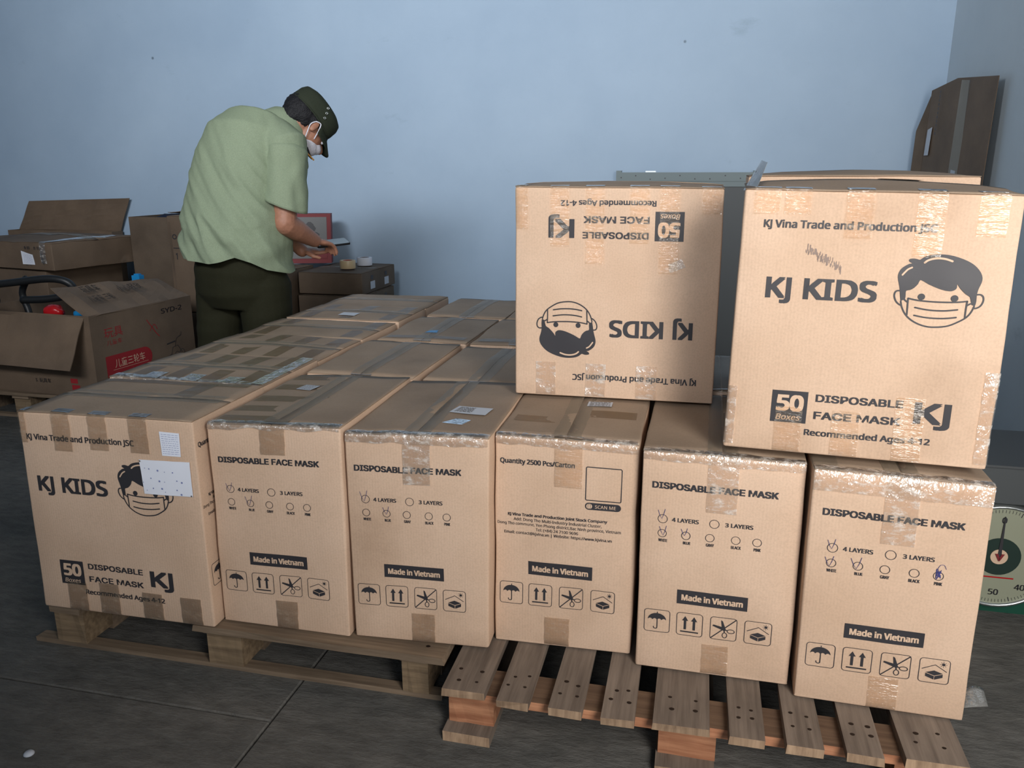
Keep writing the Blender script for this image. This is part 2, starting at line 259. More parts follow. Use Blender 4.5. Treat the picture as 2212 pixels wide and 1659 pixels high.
# outlines of a humanist sans and a grotesque: glyph, advance, then loops of x y pairs, cap height 100
GLYPHS = {'sans': r""" 36
(42;6 38 6 46 7 53 8 61 9 68 12 75 15 82 18 88 22 94 26 100 38 100 32 91 27 81 23 71 20 60 19 50 18 39 18 31 19 24 20 17 22 10 24 3 27 -3 30 -10 34 -16 38 -22 26 -22 22 -16 18 -10 15 -4 12 2 9 9 8 16 7 24 6 31
)42;36 38 36 31 35 24 34 16 33 9 30 2 28 -4 24 -10 20 -16 16 -22 4 -22 8 -16 12 -10 15 -3 18 3 20 10 22 17 23 24 24 31 24 39 24 46 23 53 22 60 20 67 18 74 15 81 12 88 8 94 4 100 16 100 20 94 24 88 28 82 30 75 33 68 34 61 35 53 36 46
+80;45 54 73 54 73 44 45 44 45 16 35 16 35 44 7 44 7 54 35 54 35 83 45 83
,38;27 15 26 11 25 8 24 4 22 0 21 -4 19 -7 18 -11 16 -15 15 -18 6 -18 7 -14 8 -11 8 -7 9 -3 10 1 11 5 12 9 12 13 13 16 26 16
-45;6 32 6 43 39 43 39 32
.38;10 8 10 11 11 13 13 15 14 16 16 17 19 17 21 17 23 16 25 15 26 13 27 11 27 8 27 5 26 2 25 0 23 -1 21 -2 19 -2 16 -2 14 -1 13 0 11 2 10 5
/52;51 100 13 0 1 0 39 100
080;73 50 73 42 72 35 71 28 70 22 68 17 66 12 63 8 59 5 55 2 51 0 46 -1 40 -1 33 -1 27 1 21 5 17 9 13 15 10 22 8 31 7 40 7 50 7 60 8 70 10 78 13 85 16 91 21 95 26 99 32 101 40 102 47 101 53 99 59 95 63 91 67 85 70 78 72 70 73 60;19 50 19 42 20 34 21 27 23 22 25 17 28 14 31 11 35 10 40 9 45 10 49 11 52 14 55 17 57 22 59 27 60 34 61 41 61 50 61 59 60 66 59 73 57 78 55 83 52 86 49 89 45 91 40 91 35 91 31 89 28 86 25 83 23 78 21 73 20 66 19 59
180;50 0 38 0 38 70 38 72 38 75 38 77 38 79 38 80 38 82 38 84 38 85 38 87 37 86 35 84 34 83 33 82 31 81 30 79 19 71 12 79 39 100 50 100
280;73 0 7 0 7 10 33 37 38 42 42 46 46 50 49 54 51 58 54 62 55 66 56 70 56 74 56 79 54 83 51 87 48 89 43 90 39 91 34 91 30 90 26 88 22 86 18 84 14 81 8 90 11 92 13 94 16 96 20 97 23 99 27 100 30 101 34 101 39 101 44 101 50 100 55 98 59 96 62 93 65 89 67 85 68 80 69 75 68 70 67 65 66 60 63 56 60 51 57 47 53 42 48 37 43 32 22 12 22 11 73 11
380;69 77 69 72 68 68 67 65 65 62 62 59 59 57 56 55 52 54 48 53 48 52 56 51 62 48 66 45 70 40 71 35 72 28 72 23 70 18 68 13 65 9 61 5 56 2 49 0 42 -1 34 -1 29 -1 24 -1 19 0 15 1 10 2 6 4 6 16 11 14 15 12 20 11 25 10 29 9 34 9 42 10 48 11 53 14 57 18 59 23 59 29 59 33 58 36 56 39 53 41 50 43 46 45 42 46 37 46 31 46 22 46 22 57 31 57 37 57 41 58 45 59 49 61 51 63 54 66 55 69 56 72 56 76 56 80 54 84 52 87 48 89 43 91 38 91 35 91 32 91 29 90 26 89 23 88 21 87 18 86 16 84 13 83 7 91 11 94 15 96 20 98 26 100 32 101 38 101 48 101 55 98 61 94 66 89 68 83
480;77 23 63 23 63 0 51 0 51 23 3 23 3 33 50 101 63 101 63 34 77 34;51 65 51 68 51 70 51 72 51 74 51 76 51 78 51 79 51 81 51 83 51 84 51 86 52 87 51 87 50 86 49 84 48 82 47 80 46 78 45 76 15 34 51 34
580;39 61 45 61 51 60 56 58 61 55 65 52 68 48 70 43 72 38 72 32 72 25 70 19 68 14 64 9 60 6 55 3 49 0 42 -1 35 -1 30 -1 25 -1 20 0 16 1 12 2 9 4 9 16 12 14 17 12 21 11 26 10 30 9 35 9 40 9 44 10 48 11 51 13 54 16 56 19 58 22 59 26 60 31 59 37 57 42 54 46 49 49 42 50 34 51 32 51 29 51 25 50 22 50 20 49 17 49 11 53 15 100 65 100 65 89 25 89 23 60 25 60 27 60 30 61 32 61 35 61
680;8 43 8 48 8 54 9 60 10 65 11 71 13 76 15 81 18 85 21 89 25 93 29 96 34 98 40 100 46 101 54 101 56 101 58 101 60 101 62 101 64 101 66 100 66 90 64 90 62 91 60 91 58 91 56 91 54 91 48 91 42 90 38 88 34 86 30 83 28 79 25 75 23 71 22 66 21 61 20 56 20 51 21 51 22 53 24 55 26 57 28 59 31 60 34 61 37 62 41 62 45 63 50 62 55 61 60 59 64 56 67 53 70 49 72 44 73 38 74 32 73 26 72 20 70 14 67 10 63 6 59 3 54 0 48 -1 42 -1 37 -1 33 0 28 1 24 3 21 6 18 9 15 13 12 18 10 23 9 29 8 36;42 9 47 10 52 11 56 15 59 19 61 25 61 32 61 38 59 43 57 47 53 50 48 52 42 53 38 53 34 52 31 50 28 48 25 46 23 43 21 40 20 38 20 35 20 32 21 28 21 25 23 23 24 20 26 17 28 15 30 13 32 11 35 10 38 9
780;19 0 60 89 6 89 6 100 73 100 73 90 33 0
880;40 101 46 101 51 100 55 99 60 97 63 94 66 91 68 87 69 82 70 77 70 74 69 70 67 67 65 64 63 61 60 59 57 57 54 55 51 53 55 51 59 49 62 46 65 44 68 41 70 38 72 34 73 30 73 26 73 21 71 16 69 11 66 8 62 5 58 2 52 0 47 -1 40 -1 34 -1 27 0 22 2 17 4 14 7 11 11 9 15 7 20 7 25 7 30 8 34 10 37 12 41 14 43 17 46 21 48 24 50 28 52 24 54 21 56 19 59 16 61 14 64 12 67 11 70 10 74 10 78 11 82 12 87 14 91 17 94 20 96 25 99 29 100 34 101;19 25 19 21 21 17 24 13 28 11 33 9 40 8 46 9 52 11 56 13 59 17 60 21 61 26 61 29 60 32 58 34 57 37 54 39 51 41 48 43 44 45 40 46 38 47 34 45 30 43 27 41 25 39 23 37 21 34 20 32 19 29;40 91 35 91 31 90 27 88 24 85 23 81 22 77 22 74 23 71 25 68 26 66 29 64 31 62 34 61 37 59 40 58 44 59 47 61 49 62 52 64 54 66 55 68 57 71 57 74 58 77 57 81 56 85 53 88 49 90 45 91
980;73 57 73 52 72 46 72 40 71 35 69 29 68 24 65 19 63 15 59 11 56 7 51 4 46 2 41 0 34 -1 27 -1 25 -1 23 -1 20 -1 18 -1 16 0 14 0 14 11 16 10 18 10 20 9 22 9 25 9 27 9 33 9 38 10 43 12 47 14 50 17 53 21 55 25 57 29 58 34 59 39 60 44 60 49 60 49 58 47 56 45 54 43 52 41 49 40 46 39 43 38 40 38 36 37 30 38 25 39 21 41 17 44 13 47 11 51 9 56 7 62 7 68 7 74 9 80 11 86 14 90 18 94 22 97 27 100 33 101 39 101 44 101 48 100 52 99 56 97 60 94 63 90 66 87 68 82 70 77 72 71 73 64;39 91 33 90 29 88 25 85 22 81 20 75 19 68 20 62 21 57 24 53 28 50 32 48 38 47 43 47 47 48 50 50 53 52 56 54 58 57 59 60 60 62 60 65 60 68 60 71 59 74 58 77 57 80 55 83 53 85 51 87 48 89 45 90 42 91
:38;10 8 10 11 11 13 13 15 14 16 16 17 19 17 21 17 23 16 25 15 26 13 27 11 27 8 27 5 26 2 25 0 23 -1 21 -2 19 -2 16 -2 14 -1 13 0 11 2 10 5;10 68 10 71 11 73 13 75 14 76 16 77 19 77 21 77 23 76 25 75 26 73 27 71 27 68 27 64 26 62 25 60 23 59 21 58 19 58 16 58 14 59 13 60 11 62 10 64
@126;118 50 118 46 117 42 116 37 115 33 114 30 112 26 110 23 107 21 104 18 101 17 97 16 94 15 90 16 86 17 83 19 81 22 80 24 79 27 78 27 76 24 74 21 71 19 67 17 63 16 58 15 52 16 46 18 42 22 39 28 37 34 36 41 37 47 38 53 40 58 43 62 46 66 50 69 55 71 60 72 66 73 70 73 74 72 78 72 82 71 85 70 87 69 86 41 86 40 86 38 86 37 86 37 86 36 86 36 86 32 87 28 88 26 90 25 92 24 94 24 97 24 100 26 102 28 104 30 105 33 106 37 107 41 108 46 108 50 107 58 106 66 103 72 99 78 94 82 88 86 82 89 75 90 68 91 60 90 53 89 46 87 41 84 35 81 31 76 27 71 24 66 21 60 20 54 19 47 18 40 19 31 20 23 23 16 27 10 32 6 37 2 44 -1 52 -3 61 -3 66 -3 72 -2 77 -1 82 0 87 1 91 3 91 -7 87 -8 82 -10 77 -11 72 -12 67 -12 61 -12 50 -12 41 -10 32 -6 25 -2 19 4 14 11 11 20 9 29 8 39 9 48 10 56 12 63 15 70 19 77 24 83 29 88 36 92 43 95 50 98 59 99 68 100 75 100 81 98 88 97 93 94 99 91 104 87 108 82 111 77 114 71 116 64 117 57;47 41 47 36 49 31 51 28 53 26 56 24 60 24 65 25 69 27 71 30 73 34 75 39 75 45 76 63 75 63 73 63 72 64 70 64 68 64 66 64 62 64 58 63 55 61 52 58 50 55 49 52 48 48 47 45
A89;76 0 64 31 25 31 13 0 0 0 39 100 50 100 89 0;49 72 49 73 48 75 48 76 47 78 47 80 46 83 45 85 45 86 45 87 44 86 44 84 43 82 43 80 42 78 42 76 41 75 41 74 40 72 29 42 61 42
B91;42 100 54 99 63 98 71 94 76 90 79 83 80 75 80 71 79 68 78 65 76 62 74 59 71 57 68 55 65 54 61 53 61 52 65 52 69 50 72 49 76 47 78 44 81 41 82 38 83 33 83 28 83 23 82 18 79 13 76 9 72 6 67 3 62 1 56 0 49 0 14 0 14 100;45 57 52 58 58 59 62 62 65 65 67 69 67 74 66 79 65 83 61 86 57 88 50 89 43 89 26 89 26 57;26 47 26 11 46 11 54 11 60 13 65 16 68 20 69 24 70 29 70 33 69 36 68 39 66 41 63 43 60 45 56 46 51 47 45 47
C89;56 90 51 90 46 89 42 88 38 86 34 83 31 80 28 76 26 72 24 67 23 62 22 56 22 50 22 42 24 35 26 29 29 23 33 18 37 15 43 12 49 10 56 10 61 10 65 10 69 11 73 12 76 13 80 14 80 3 76 1 73 0 69 0 64 -1 60 -1 54 -1 45 -1 36 1 29 5 23 10 18 16 14 23 11 31 9 40 9 50 9 57 10 64 12 71 14 77 17 82 21 87 25 91 30 95 36 98 42 100 49 101 57 101 62 101 67 101 71 100 76 99 80 97 84 96 79 85 76 86 73 87 69 89 65 90 61 90
D102;94 51 93 40 91 31 87 23 83 16 77 10 70 6 61 3 52 1 41 0 14 0 14 100 44 100 54 99 63 98 71 94 77 90 83 85 88 78 91 70 93 61;80 51 80 59 78 66 76 72 73 78 68 82 63 85 57 87 50 89 43 89 26 89 26 11 40 11 52 12 62 15 70 21 76 29 79 38
E78;69 0 14 0 14 100 69 100 69 89 26 89 26 58 67 58 67 47 26 47 26 11 69 11
F73;26 0 14 0 14 100 69 100 69 89 26 89 26 54 67 54 67 42 26 42
G102;57 53 92 53 92 4 86 2 81 1 75 0 69 -1 63 -1 56 -1 47 -1 38 1 30 5 24 10 18 16 14 23 11 31 9 40 9 50 9 60 11 69 15 77 19 84 25 90 32 95 41 99 50 101 60 101 66 101 71 101 76 100 81 99 86 97 90 96 85 85 82 86 78 87 73 89 69 90 64 90 60 90 52 90 45 88 39 85 34 82 30 77 26 71 24 65 22 58 22 50 22 42 23 35 26 29 29 23 33 18 38 15 44 12 51 10 59 10 64 10 67 10 71 10 74 11 76 11 79 12 79 42 57 42
H104;90 0 77 0 77 47 26 47 26 0 14 0 14 100 26 100 26 58 77 58 77 100 90 100
I47;42 0 6 0 6 7 17 10 17 90 6 93 6 100 42 100 42 93 30 90 30 10 42 7
J38;-1 -27 -3 -27 -5 -26 -6 -26 -8 -26 -10 -25 -11 -25 -11 -14 -9 -15 -8 -15 -6 -15 -4 -15 -3 -15 -1 -16 1 -15 4 -15 6 -14 8 -13 9 -11 11 -9 12 -7 13 -3 13 1 13 100 25 100 25 2 25 -5 24 -10 22 -14 20 -18 17 -21 13 -24 9 -25 4 -26
K87;87 0 72 0 36 48 26 39 26 0 14 0 14 100 26 100 26 51 29 54 32 57 35 60 38 63 41 67 43 70 70 100 85 100 46 56
L73;14 0 14 100 26 100 26 11 70 11 70 0
M127;58 0 25 88 24 88 24 86 25 83 25 81 25 78 25 74 25 71 25 68 25 64 25 61 25 0 14 0 14 100 32 100 63 18 64 18 95 100 113 100 113 0 101 0 101 61 101 65 101 68 101 71 101 74 101 77 102 80 102 83 102 85 102 88 101 88 68 0
N106;93 0 78 0 25 83 24 83 24 81 24 78 25 75 25 72 25 69 25 66 25 63 25 59 25 56 25 0 14 0 14 100 28 100 82 17 82 17 82 19 82 21 82 24 82 27 81 30 81 34 81 37 81 40 81 44 81 100 93 100
O109;101 50 101 43 100 36 98 29 96 23 93 18 89 13 85 9 80 5 75 2 69 0 62 -1 55 -1 47 -1 40 0 34 2 29 5 24 9 20 13 16 18 14 23 11 29 10 36 9 43 9 50 9 60 11 69 14 77 18 84 23 90 29 95 36 99 45 101 55 102 64 101 73 99 80 95 86 90 92 84 96 77 99 69 100 60;22 50 22 42 23 35 25 28 28 23 32 18 36 14 42 12 48 10 55 10 62 10 68 12 73 14 78 18 81 23 84 28 86 35 87 42 88 50 87 62 84 72 80 80 73 86 65 89 55 90 48 90 42 88 36 86 32 82 28 77 25 72 23 65 22 58
P85;40 100 52 99 61 97 69 92 74 86 77 79 78 71 77 67 77 63 76 59 74 55 72 52 69 49 65 46 61 43 57 42 51 40 45 39 38 39 26 39 26 0 14 0 14 100;39 89 26 89 26 50 36 50 42 50 48 51 52 52 56 53 59 56 61 58 63 62 64 65 65 70 64 76 62 81 58 84 54 87 47 89
Q109;101 50 100 42 99 35 98 28 95 22 92 16 88 11 83 7 78 4 72 1 96 -24 78 -24 58 -1 58 -1 57 -1 57 -1 56 -1 55 -1 55 -1 47 -1 40 0 34 2 29 5 24 9 20 13 16 18 14 23 11 29 10 36 9 43 9 50 9 60 11 69 14 77 18 84 23 90 29 95 36 99 45 101 55 102 64 101 73 99 80 95 86 90 92 84 96 77 99 69 100 60;22 50 22 42 23 35 25 28 28 23 32 18 36 14 42 12 48 10 55 10 62 10 68 12 73 14 78 18 81 23 84 28 86 35 87 42 88 50 87 62 84 72 80 80 73 86 65 89 55 90 48 90 42 88 36 86 32 82 28 77 25 72 23 65 22 58
R87;41 100 49 100 56 99 62 97 67 94 71 91 74 87 76 83 77 78 78 72 77 67 76 62 75 58 73 55 70 52 67 50 64 48 61 46 58 45 85 0 70 0 46 41 26 41 26 0 14 0 14 100;40 89 26 89 26 52 41 52 49 52 54 54 59 57 62 61 64 65 65 71 64 75 63 79 62 82 60 84 57 86 54 87 50 88 46 89
S77;70 27 70 21 68 16 66 12 63 8 59 5 54 2 48 0 42 -1 35 -1 31 -1 27 -1 24 -1 21 0 17 0 15 1 12 2 9 2 7 3 7 15 11 14 15 13 20 11 25 10 30 10 35 10 40 10 44 10 48 11 51 13 53 15 55 17 57 20 57 23 58 26 57 29 57 31 56 34 54 36 51 38 48 40 45 42 40 44 34 46 30 48 26 50 23 51 20 53 17 55 15 58 13 60 11 63 10 66 9 69 9 72 8 76 9 81 10 86 12 90 16 93 19 96 24 98 29 100 34 101 40 101 46 101 51 101 55 100 60 99 64 97 68 96 64 85 60 86 57 88 53 89 49 90 44 90 40 90 36 90 33 90 30 89 27 87 25 85 23 83 22 81 21 79 21 76 21 73 22 70 23 67 25 65 27 63 30 61 34 60 38 58 43 56 49 53 54 51 58 49 62 46 65 43 67 40 69 36 70 32
T78;45 0 33 0 33 89 1 89 1 100 76 100 76 89 45 89
V84;84 100 48 0 36 0 0 100 13 100 36 36 37 33 38 31 38 28 39 26 40 23 40 21 41 19 42 16 42 14 43 16 43 19 44 21 44 23 45 26 46 28 47 31 47 33 48 36 71 100
W130;128 100 102 0 89 0 70 66 69 68 68 70 68 72 67 74 67 76 66 77 66 79 66 81 65 82 65 84 65 85 65 85 64 85 64 84 64 82 64 81 63 79 63 77 63 76 62 74 62 71 61 69 60 67 60 65 41 0 28 0 2 100 15 100 30 39 31 37 31 35 32 33 32 30 33 28 33 26 34 24 34 22 34 21 35 19 35 17 35 15 35 17 36 19 36 21 36 23 37 25 37 27 38 29 38 31 39 33 39 35 40 38 40 40 58 100 71 100 89 39 90 37 91 35 91 33 92 31 92 28 93 26 93 24 94 22 94 20 94 19 95 17 95 15 95 17 96 20 96 22 97 25 97 28 98 31 98 33 99 36 100 39 115 100
Y79;40 51 66 100 79 100 46 39 46 0 33 0 33 38 0 100 14 100
_62;62 -22 0 -22 0 -13 62 -13
a79;40 76 49 76 55 74 61 70 64 65 66 59 67 51 67 0 58 0 56 11 55 11 53 8 51 6 49 4 46 2 44 1 41 0 38 -1 34 -1 30 -1 26 -1 22 0 18 1 15 3 12 5 10 8 8 12 7 16 6 21 7 28 10 34 15 38 22 42 31 44 42 45 55 45 55 50 55 55 53 60 51 63 48 65 44 66 40 66 36 66 32 66 28 65 25 63 22 62 18 61 15 70 18 72 22 73 26 74 31 75 36 76;44 36 36 36 29 34 25 32 22 29 20 25 19 21 20 17 21 14 23 11 26 10 29 9 33 9 39 9 44 11 49 14 52 18 54 23 55 30 55 37
b86;24 81 24 77 24 74 24 72 24 69 24 67 24 65 24 65 27 68 30 71 33 73 37 75 42 76 47 76 56 75 64 72 70 67 75 59 77 49 78 38 78 29 77 22 75 16 72 11 68 6 64 3 59 1 53 -1 47 -1 42 -1 37 0 33 2 30 4 27 7 24 10 23 10 21 0 12 0 12 106 24 106;45 66 40 66 36 65 33 63 30 61 28 58 26 54 25 49 24 44 24 38 24 37 25 29 26 22 29 16 33 12 38 10 46 9 52 10 57 12 61 16 63 22 65 29 66 38 65 46 63 53 61 59 57 63 52 65
c67;42 -1 36 -1 30 0 24 3 19 6 15 10 12 15 10 21 8 29 8 37 8 46 10 53 12 60 16 65 20 69 25 72 30 75 36 76 43 76 47 76 50 76 54 75 57 74 60 73 63 72 59 62 56 63 54 64 51 65 48 65 45 66 43 66 38 65 34 64 30 62 27 60 25 57 23 53 22 48 21 43 20 37 21 32 22 26 23 22 25 18 27 15 30 12 33 11 37 10 42 9 46 9 49 10 53 11 56 11 59 12 61 14 61 3 59 1 56 0 53 0 50 -1 46 -1
d86;39 -1 30 0 22 3 16 8 11 16 9 26 8 37 9 49 11 59 16 67 22 72 30 75 39 76 42 76 46 76 49 75 52 74 54 73 56 71 58 69 60 67 62 65 63 65 63 67 62 69 62 71 62 73 62 75 62 76 62 106 74 106 74 0 64 0 62 10 62 10 60 8 58 6 56 4 54 3 52 1 49 0 46 -1 42 -1;40 9 48 10 53 12 57 15 60 20 62 27 62 35 62 37 62 46 60 53 57 59 53 63 48 65 40 66 34 65 29 63 25 58 23 52 21 45 20 37 21 29 23 22 25 16 29 12 34 10
e79;41 76 47 76 53 75 57 72 62 69 65 65 68 60 70 55 71 49 72 43 72 35 20 35 21 27 23 21 27 16 32 12 37 10 44 9 49 9 53 10 57 10 61 11 65 13 68 14 68 4 65 2 61 1 57 0 53 -1 49 -1 44 -1 37 -1 31 1 25 3 20 6 16 11 12 16 10 22 8 29 8 37 8 45 10 52 12 58 15 64 19 68 23 72 29 74 35 76;41 66 35 66 31 64 27 61 24 56 22 51 21 45 59 45 59 49 58 53 57 56 55 59 53 62 51 64 48 65 45 66
g86;39 76 43 76 48 75 52 74 56 71 59 69 62 65 63 65 64 75 74 75 74 -1 74 -8 73 -14 71 -19 68 -24 64 -27 60 -30 54 -32 48 -33 41 -34 35 -33 30 -33 26 -32 21 -31 17 -30 14 -29 14 -18 17 -19 21 -21 26 -22 31 -23 36 -23 41 -23 47 -23 52 -21 57 -18 60 -13 61 -8 62 -2 62 1 62 2 62 4 62 6 62 7 62 9 62 10 62 10 59 6 56 4 52 1 48 0 44 -1 39 -1 30 0 22 3 16 9 11 17 9 26 8 37 9 49 11 58 16 66 22 72 30 75;40 66 36 66 33 65 29 63 27 60 25 57 23 53 21 48 21 43 20 37 21 29 23 22 26 16 29 12 34 10 40 9 44 9 47 9 50 10 53 11 55 13 57 15 59 17 60 20 61 23 62 26 62 30 62 34 62 37 62 44 61 49 60 54 58 58 56 61 53 63 49 65 45 66
h87;24 75 24 73 24 72 24 70 24 68 24 66 24 65 24 65 26 67 28 69 30 71 33 73 36 74 39 75 42 76 45 76 48 76 53 76 59 75 63 73 67 71 70 68 72 65 74 60 75 55 75 49 75 0 63 0 63 48 63 54 61 58 59 62 56 64 51 66 46 66 41 66 37 65 33 63 30 61 28 57 26 54 25 49 24 44 24 39 24 0 12 0 12 106 24 106
i36;24 75 24 0 12 0 12 75;18 103 20 103 22 102 23 101 24 100 25 98 25 95 25 93 24 91 23 89 22 88 20 88 18 88 16 88 15 88 13 89 12 91 11 93 11 95 11 98 12 100 13 101 15 102 16 103
j36;3 -34 1 -34 -1 -33 -3 -33 -5 -33 -6 -32 -8 -32 -8 -22 -6 -22 -5 -23 -3 -23 -2 -23 0 -23 2 -23 4 -23 7 -22 9 -21 11 -19 12 -16 12 -12 12 75 24 75 24 -11 24 -16 23 -20 22 -23 20 -26 18 -29 15 -31 12 -32 8 -33;11 95 11 98 12 100 13 101 15 102 16 103 18 103 20 103 22 102 23 101 24 100 25 98 25 95 25 93 24 91 23 89 22 88 20 88 18 88 16 88 15 88 13 89 12 91 11 93
k75;24 51 24 49 24 47 24 45 24 43 24 41 24 39 24 39 25 40 26 41 27 42 28 43 29 45 30 46 31 48 32 49 33 50 57 75 71 75 41 43 74 0 59 0 33 35 24 28 24 0 12 0 12 106 24 106
l36;24 0 12 0 12 106 24 106
m131;94 76 102 76 108 74 113 70 117 65 119 58 120 49 120 0 107 0 107 48 107 54 106 58 104 62 101 64 97 66 92 66 86 65 80 63 77 60 74 55 72 49 72 41 72 0 60 0 60 48 59 52 59 55 58 58 57 61 55 63 53 64 50 65 48 66 44 66 40 66 36 65 32 63 30 61 28 57 26 54 25 49 24 45 24 39 24 0 12 0 12 75 22 75 24 65 24 65 26 67 28 69 30 71 33 73 35 74 38 75 41 76 44 76 46 76 52 76 57 75 61 73 65 71 67 68 69 64 70 64 73 68 76 71 80 73 85 75 89 76
n87;48 76 56 76 63 74 68 70 72 65 74 58 75 49 75 0 63 0 63 48 63 54 61 58 59 62 56 64 51 66 46 66 39 65 33 63 29 59 26 54 25 47 24 39 24 0 12 0 12 75 22 75 24 65 24 65 26 67 28 69 31 71 33 73 36 74 39 75 42 76 45 76
o85;77 38 77 32 76 26 75 21 73 17 71 12 68 9 64 6 61 3 57 1 52 0 47 -1 42 -1 37 -1 33 0 28 1 24 3 21 6 18 9 15 12 12 17 10 21 9 26 8 32 8 38 8 46 10 53 12 59 15 64 19 68 24 72 30 74 36 76 43 76 49 76 55 74 61 72 65 68 69 64 73 59 75 53 77 46;20 38 21 32 21 27 23 22 25 18 27 15 30 12 34 10 38 9 42 9 47 9 51 10 55 12 58 15 60 18 62 22 63 27 64 32 64 38 64 43 63 48 62 53 60 57 58 60 55 63 51 65 47 66 42 66 35 65 30 63 26 59 23 53 21 46
p86;48 76 56 75 64 72 70 67 75 59 77 50 78 38 78 30 77 22 75 16 72 11 68 6 64 3 59 1 53 -1 47 -1 44 -1 40 -1 37 0 34 1 32 3 30 4 28 6 26 8 24 10 23 10 24 8 24 6 24 4 24 1 24 -1 24 -3 24 -34 12 -34 12 75 22 75 24 65 24 65 26 67 28 69 30 71 32 72 34 74 37 75 40 76 44 76;45 66 41 66 37 65 33 63 30 61 28 58 26 55 25 50 25 46 24 40 24 38 24 32 25 27 26 22 28 18 30 15 33 12 36 10 41 9 46 9 50 9 54 11 57 13 60 15 62 19 64 23 65 27 65 32 66 38 65 46 63 53 61 58 57 63 52 65
r58;47 76 48 76 50 76 51 76 53 76 54 76 56 76 54 64 53 65 52 65 50 65 49 65 47 65 46 65 43 65 40 64 38 63 35 62 33 60 31 58 29 56 27 53 26 50 25 47 24 44 24 40 24 0 12 0 12 75 22 75 23 61 24 61 26 64 28 67 30 69 32 71 35 73 37 74 40 76 44 76
s67;61 21 60 16 59 12 57 9 54 6 51 3 47 1 42 0 37 -1 31 -1 26 -1 21 -1 17 0 14 1 10 2 7 3 7 15 10 13 14 12 18 10 22 9 27 9 31 9 37 9 41 10 45 12 47 14 48 16 49 20 49 21 48 23 47 25 46 26 44 28 42 29 39 31 35 32 30 34 26 36 22 38 18 40 15 42 12 44 10 46 8 49 7 53 7 57 8 62 11 67 15 71 21 74 27 76 35 76 40 76 44 76 48 75 52 74 56 73 59 71 55 62 52 63 49 64 45 65 42 66 38 66 34 66 30 66 26 65 23 64 21 62 19 60 19 57 19 55 20 54 21 52 22 51 24 49 27 48 30 46 34 45 38 43 43 41 47 39 50 38 54 36 56 33 58 31 60 28 60 25
t51;37 9 39 9 41 9 43 9 45 10 46 10 47 10 47 1 46 0 44 0 42 -1 39 -1 37 -1 35 -1 31 -1 27 0 24 1 21 2 18 5 16 8 14 12 13 16 13 22 13 66 2 66 2 71 13 76 18 92 25 92 25 75 47 75 47 66 25 66 25 22 26 18 27 15 29 12 31 10 34 9
u87;75 75 75 0 65 0 63 10 62 10 60 7 58 5 56 4 53 2 51 1 48 0 45 -1 42 -1 38 -1 33 -1 28 0 23 1 20 4 17 7 14 10 12 15 11 20 11 26 11 75 24 75 24 27 24 21 25 17 28 13 31 11 35 9 40 9 45 9 50 10 53 12 56 14 59 17 60 21 61 26 62 30 62 36 62 75
v71;28 0 0 75 13 75 29 31 30 29 31 26 32 24 32 21 33 19 34 17 34 15 35 13 35 11 36 11 36 13 37 15 37 17 38 19 39 22 40 24 41 27 41 29 42 31 58 75 71 75 43 0
w110;60 42 60 44 59 46 59 48 58 50 58 52 57 54 57 55 56 57 56 59 56 60 55 61 55 62 55 62 54 61 54 60 54 59 54 57 53 55 53 54 52 52 52 50 51 48 51 46 50 44 50 42 36 0 22 0 2 75 14 75 25 35 25 32 26 30 27 27 27 24 28 22 29 19 29 17 29 15 30 13 30 13 30 14 31 15 31 17 31 19 32 20 32 22 33 24 33 26 34 28 34 30 35 31 35 33 48 75 62 75 75 33 75 31 76 28 77 26 77 24 78 21 79 19 79 17 80 15 80 13 80 13 81 15 81 17 81 19 82 21 83 24 83 27 84 30 85 32 85 35 96 75 109 75 88 0 73 0
x74;30 38 4 75 18 75 37 47 56 75 70 75 44 38 72 0 58 0 37 30 16 0 3 0
y71;0 75 13 75 30 32 30 30 31 27 32 25 33 23 34 20 34 18 35 16 35 14 36 12 36 12 37 14 38 18 39 21 40 25 42 29 43 32 58 75 71 75 39 -10 37 -15 35 -19 33 -23 30 -26 27 -29 24 -31 21 -32 16 -33 12 -34 10 -34 8 -33 6 -33 4 -33 3 -33 2 -32 2 -23 3 -23 4 -23 5 -23 7 -23 8 -23 10 -24 13 -23 15 -23 17 -22 19 -21 21 -19 23 -17 24 -15 25 -13 26 -10 30 0
|77;33 106 44 106 44 -34 33 -34""",
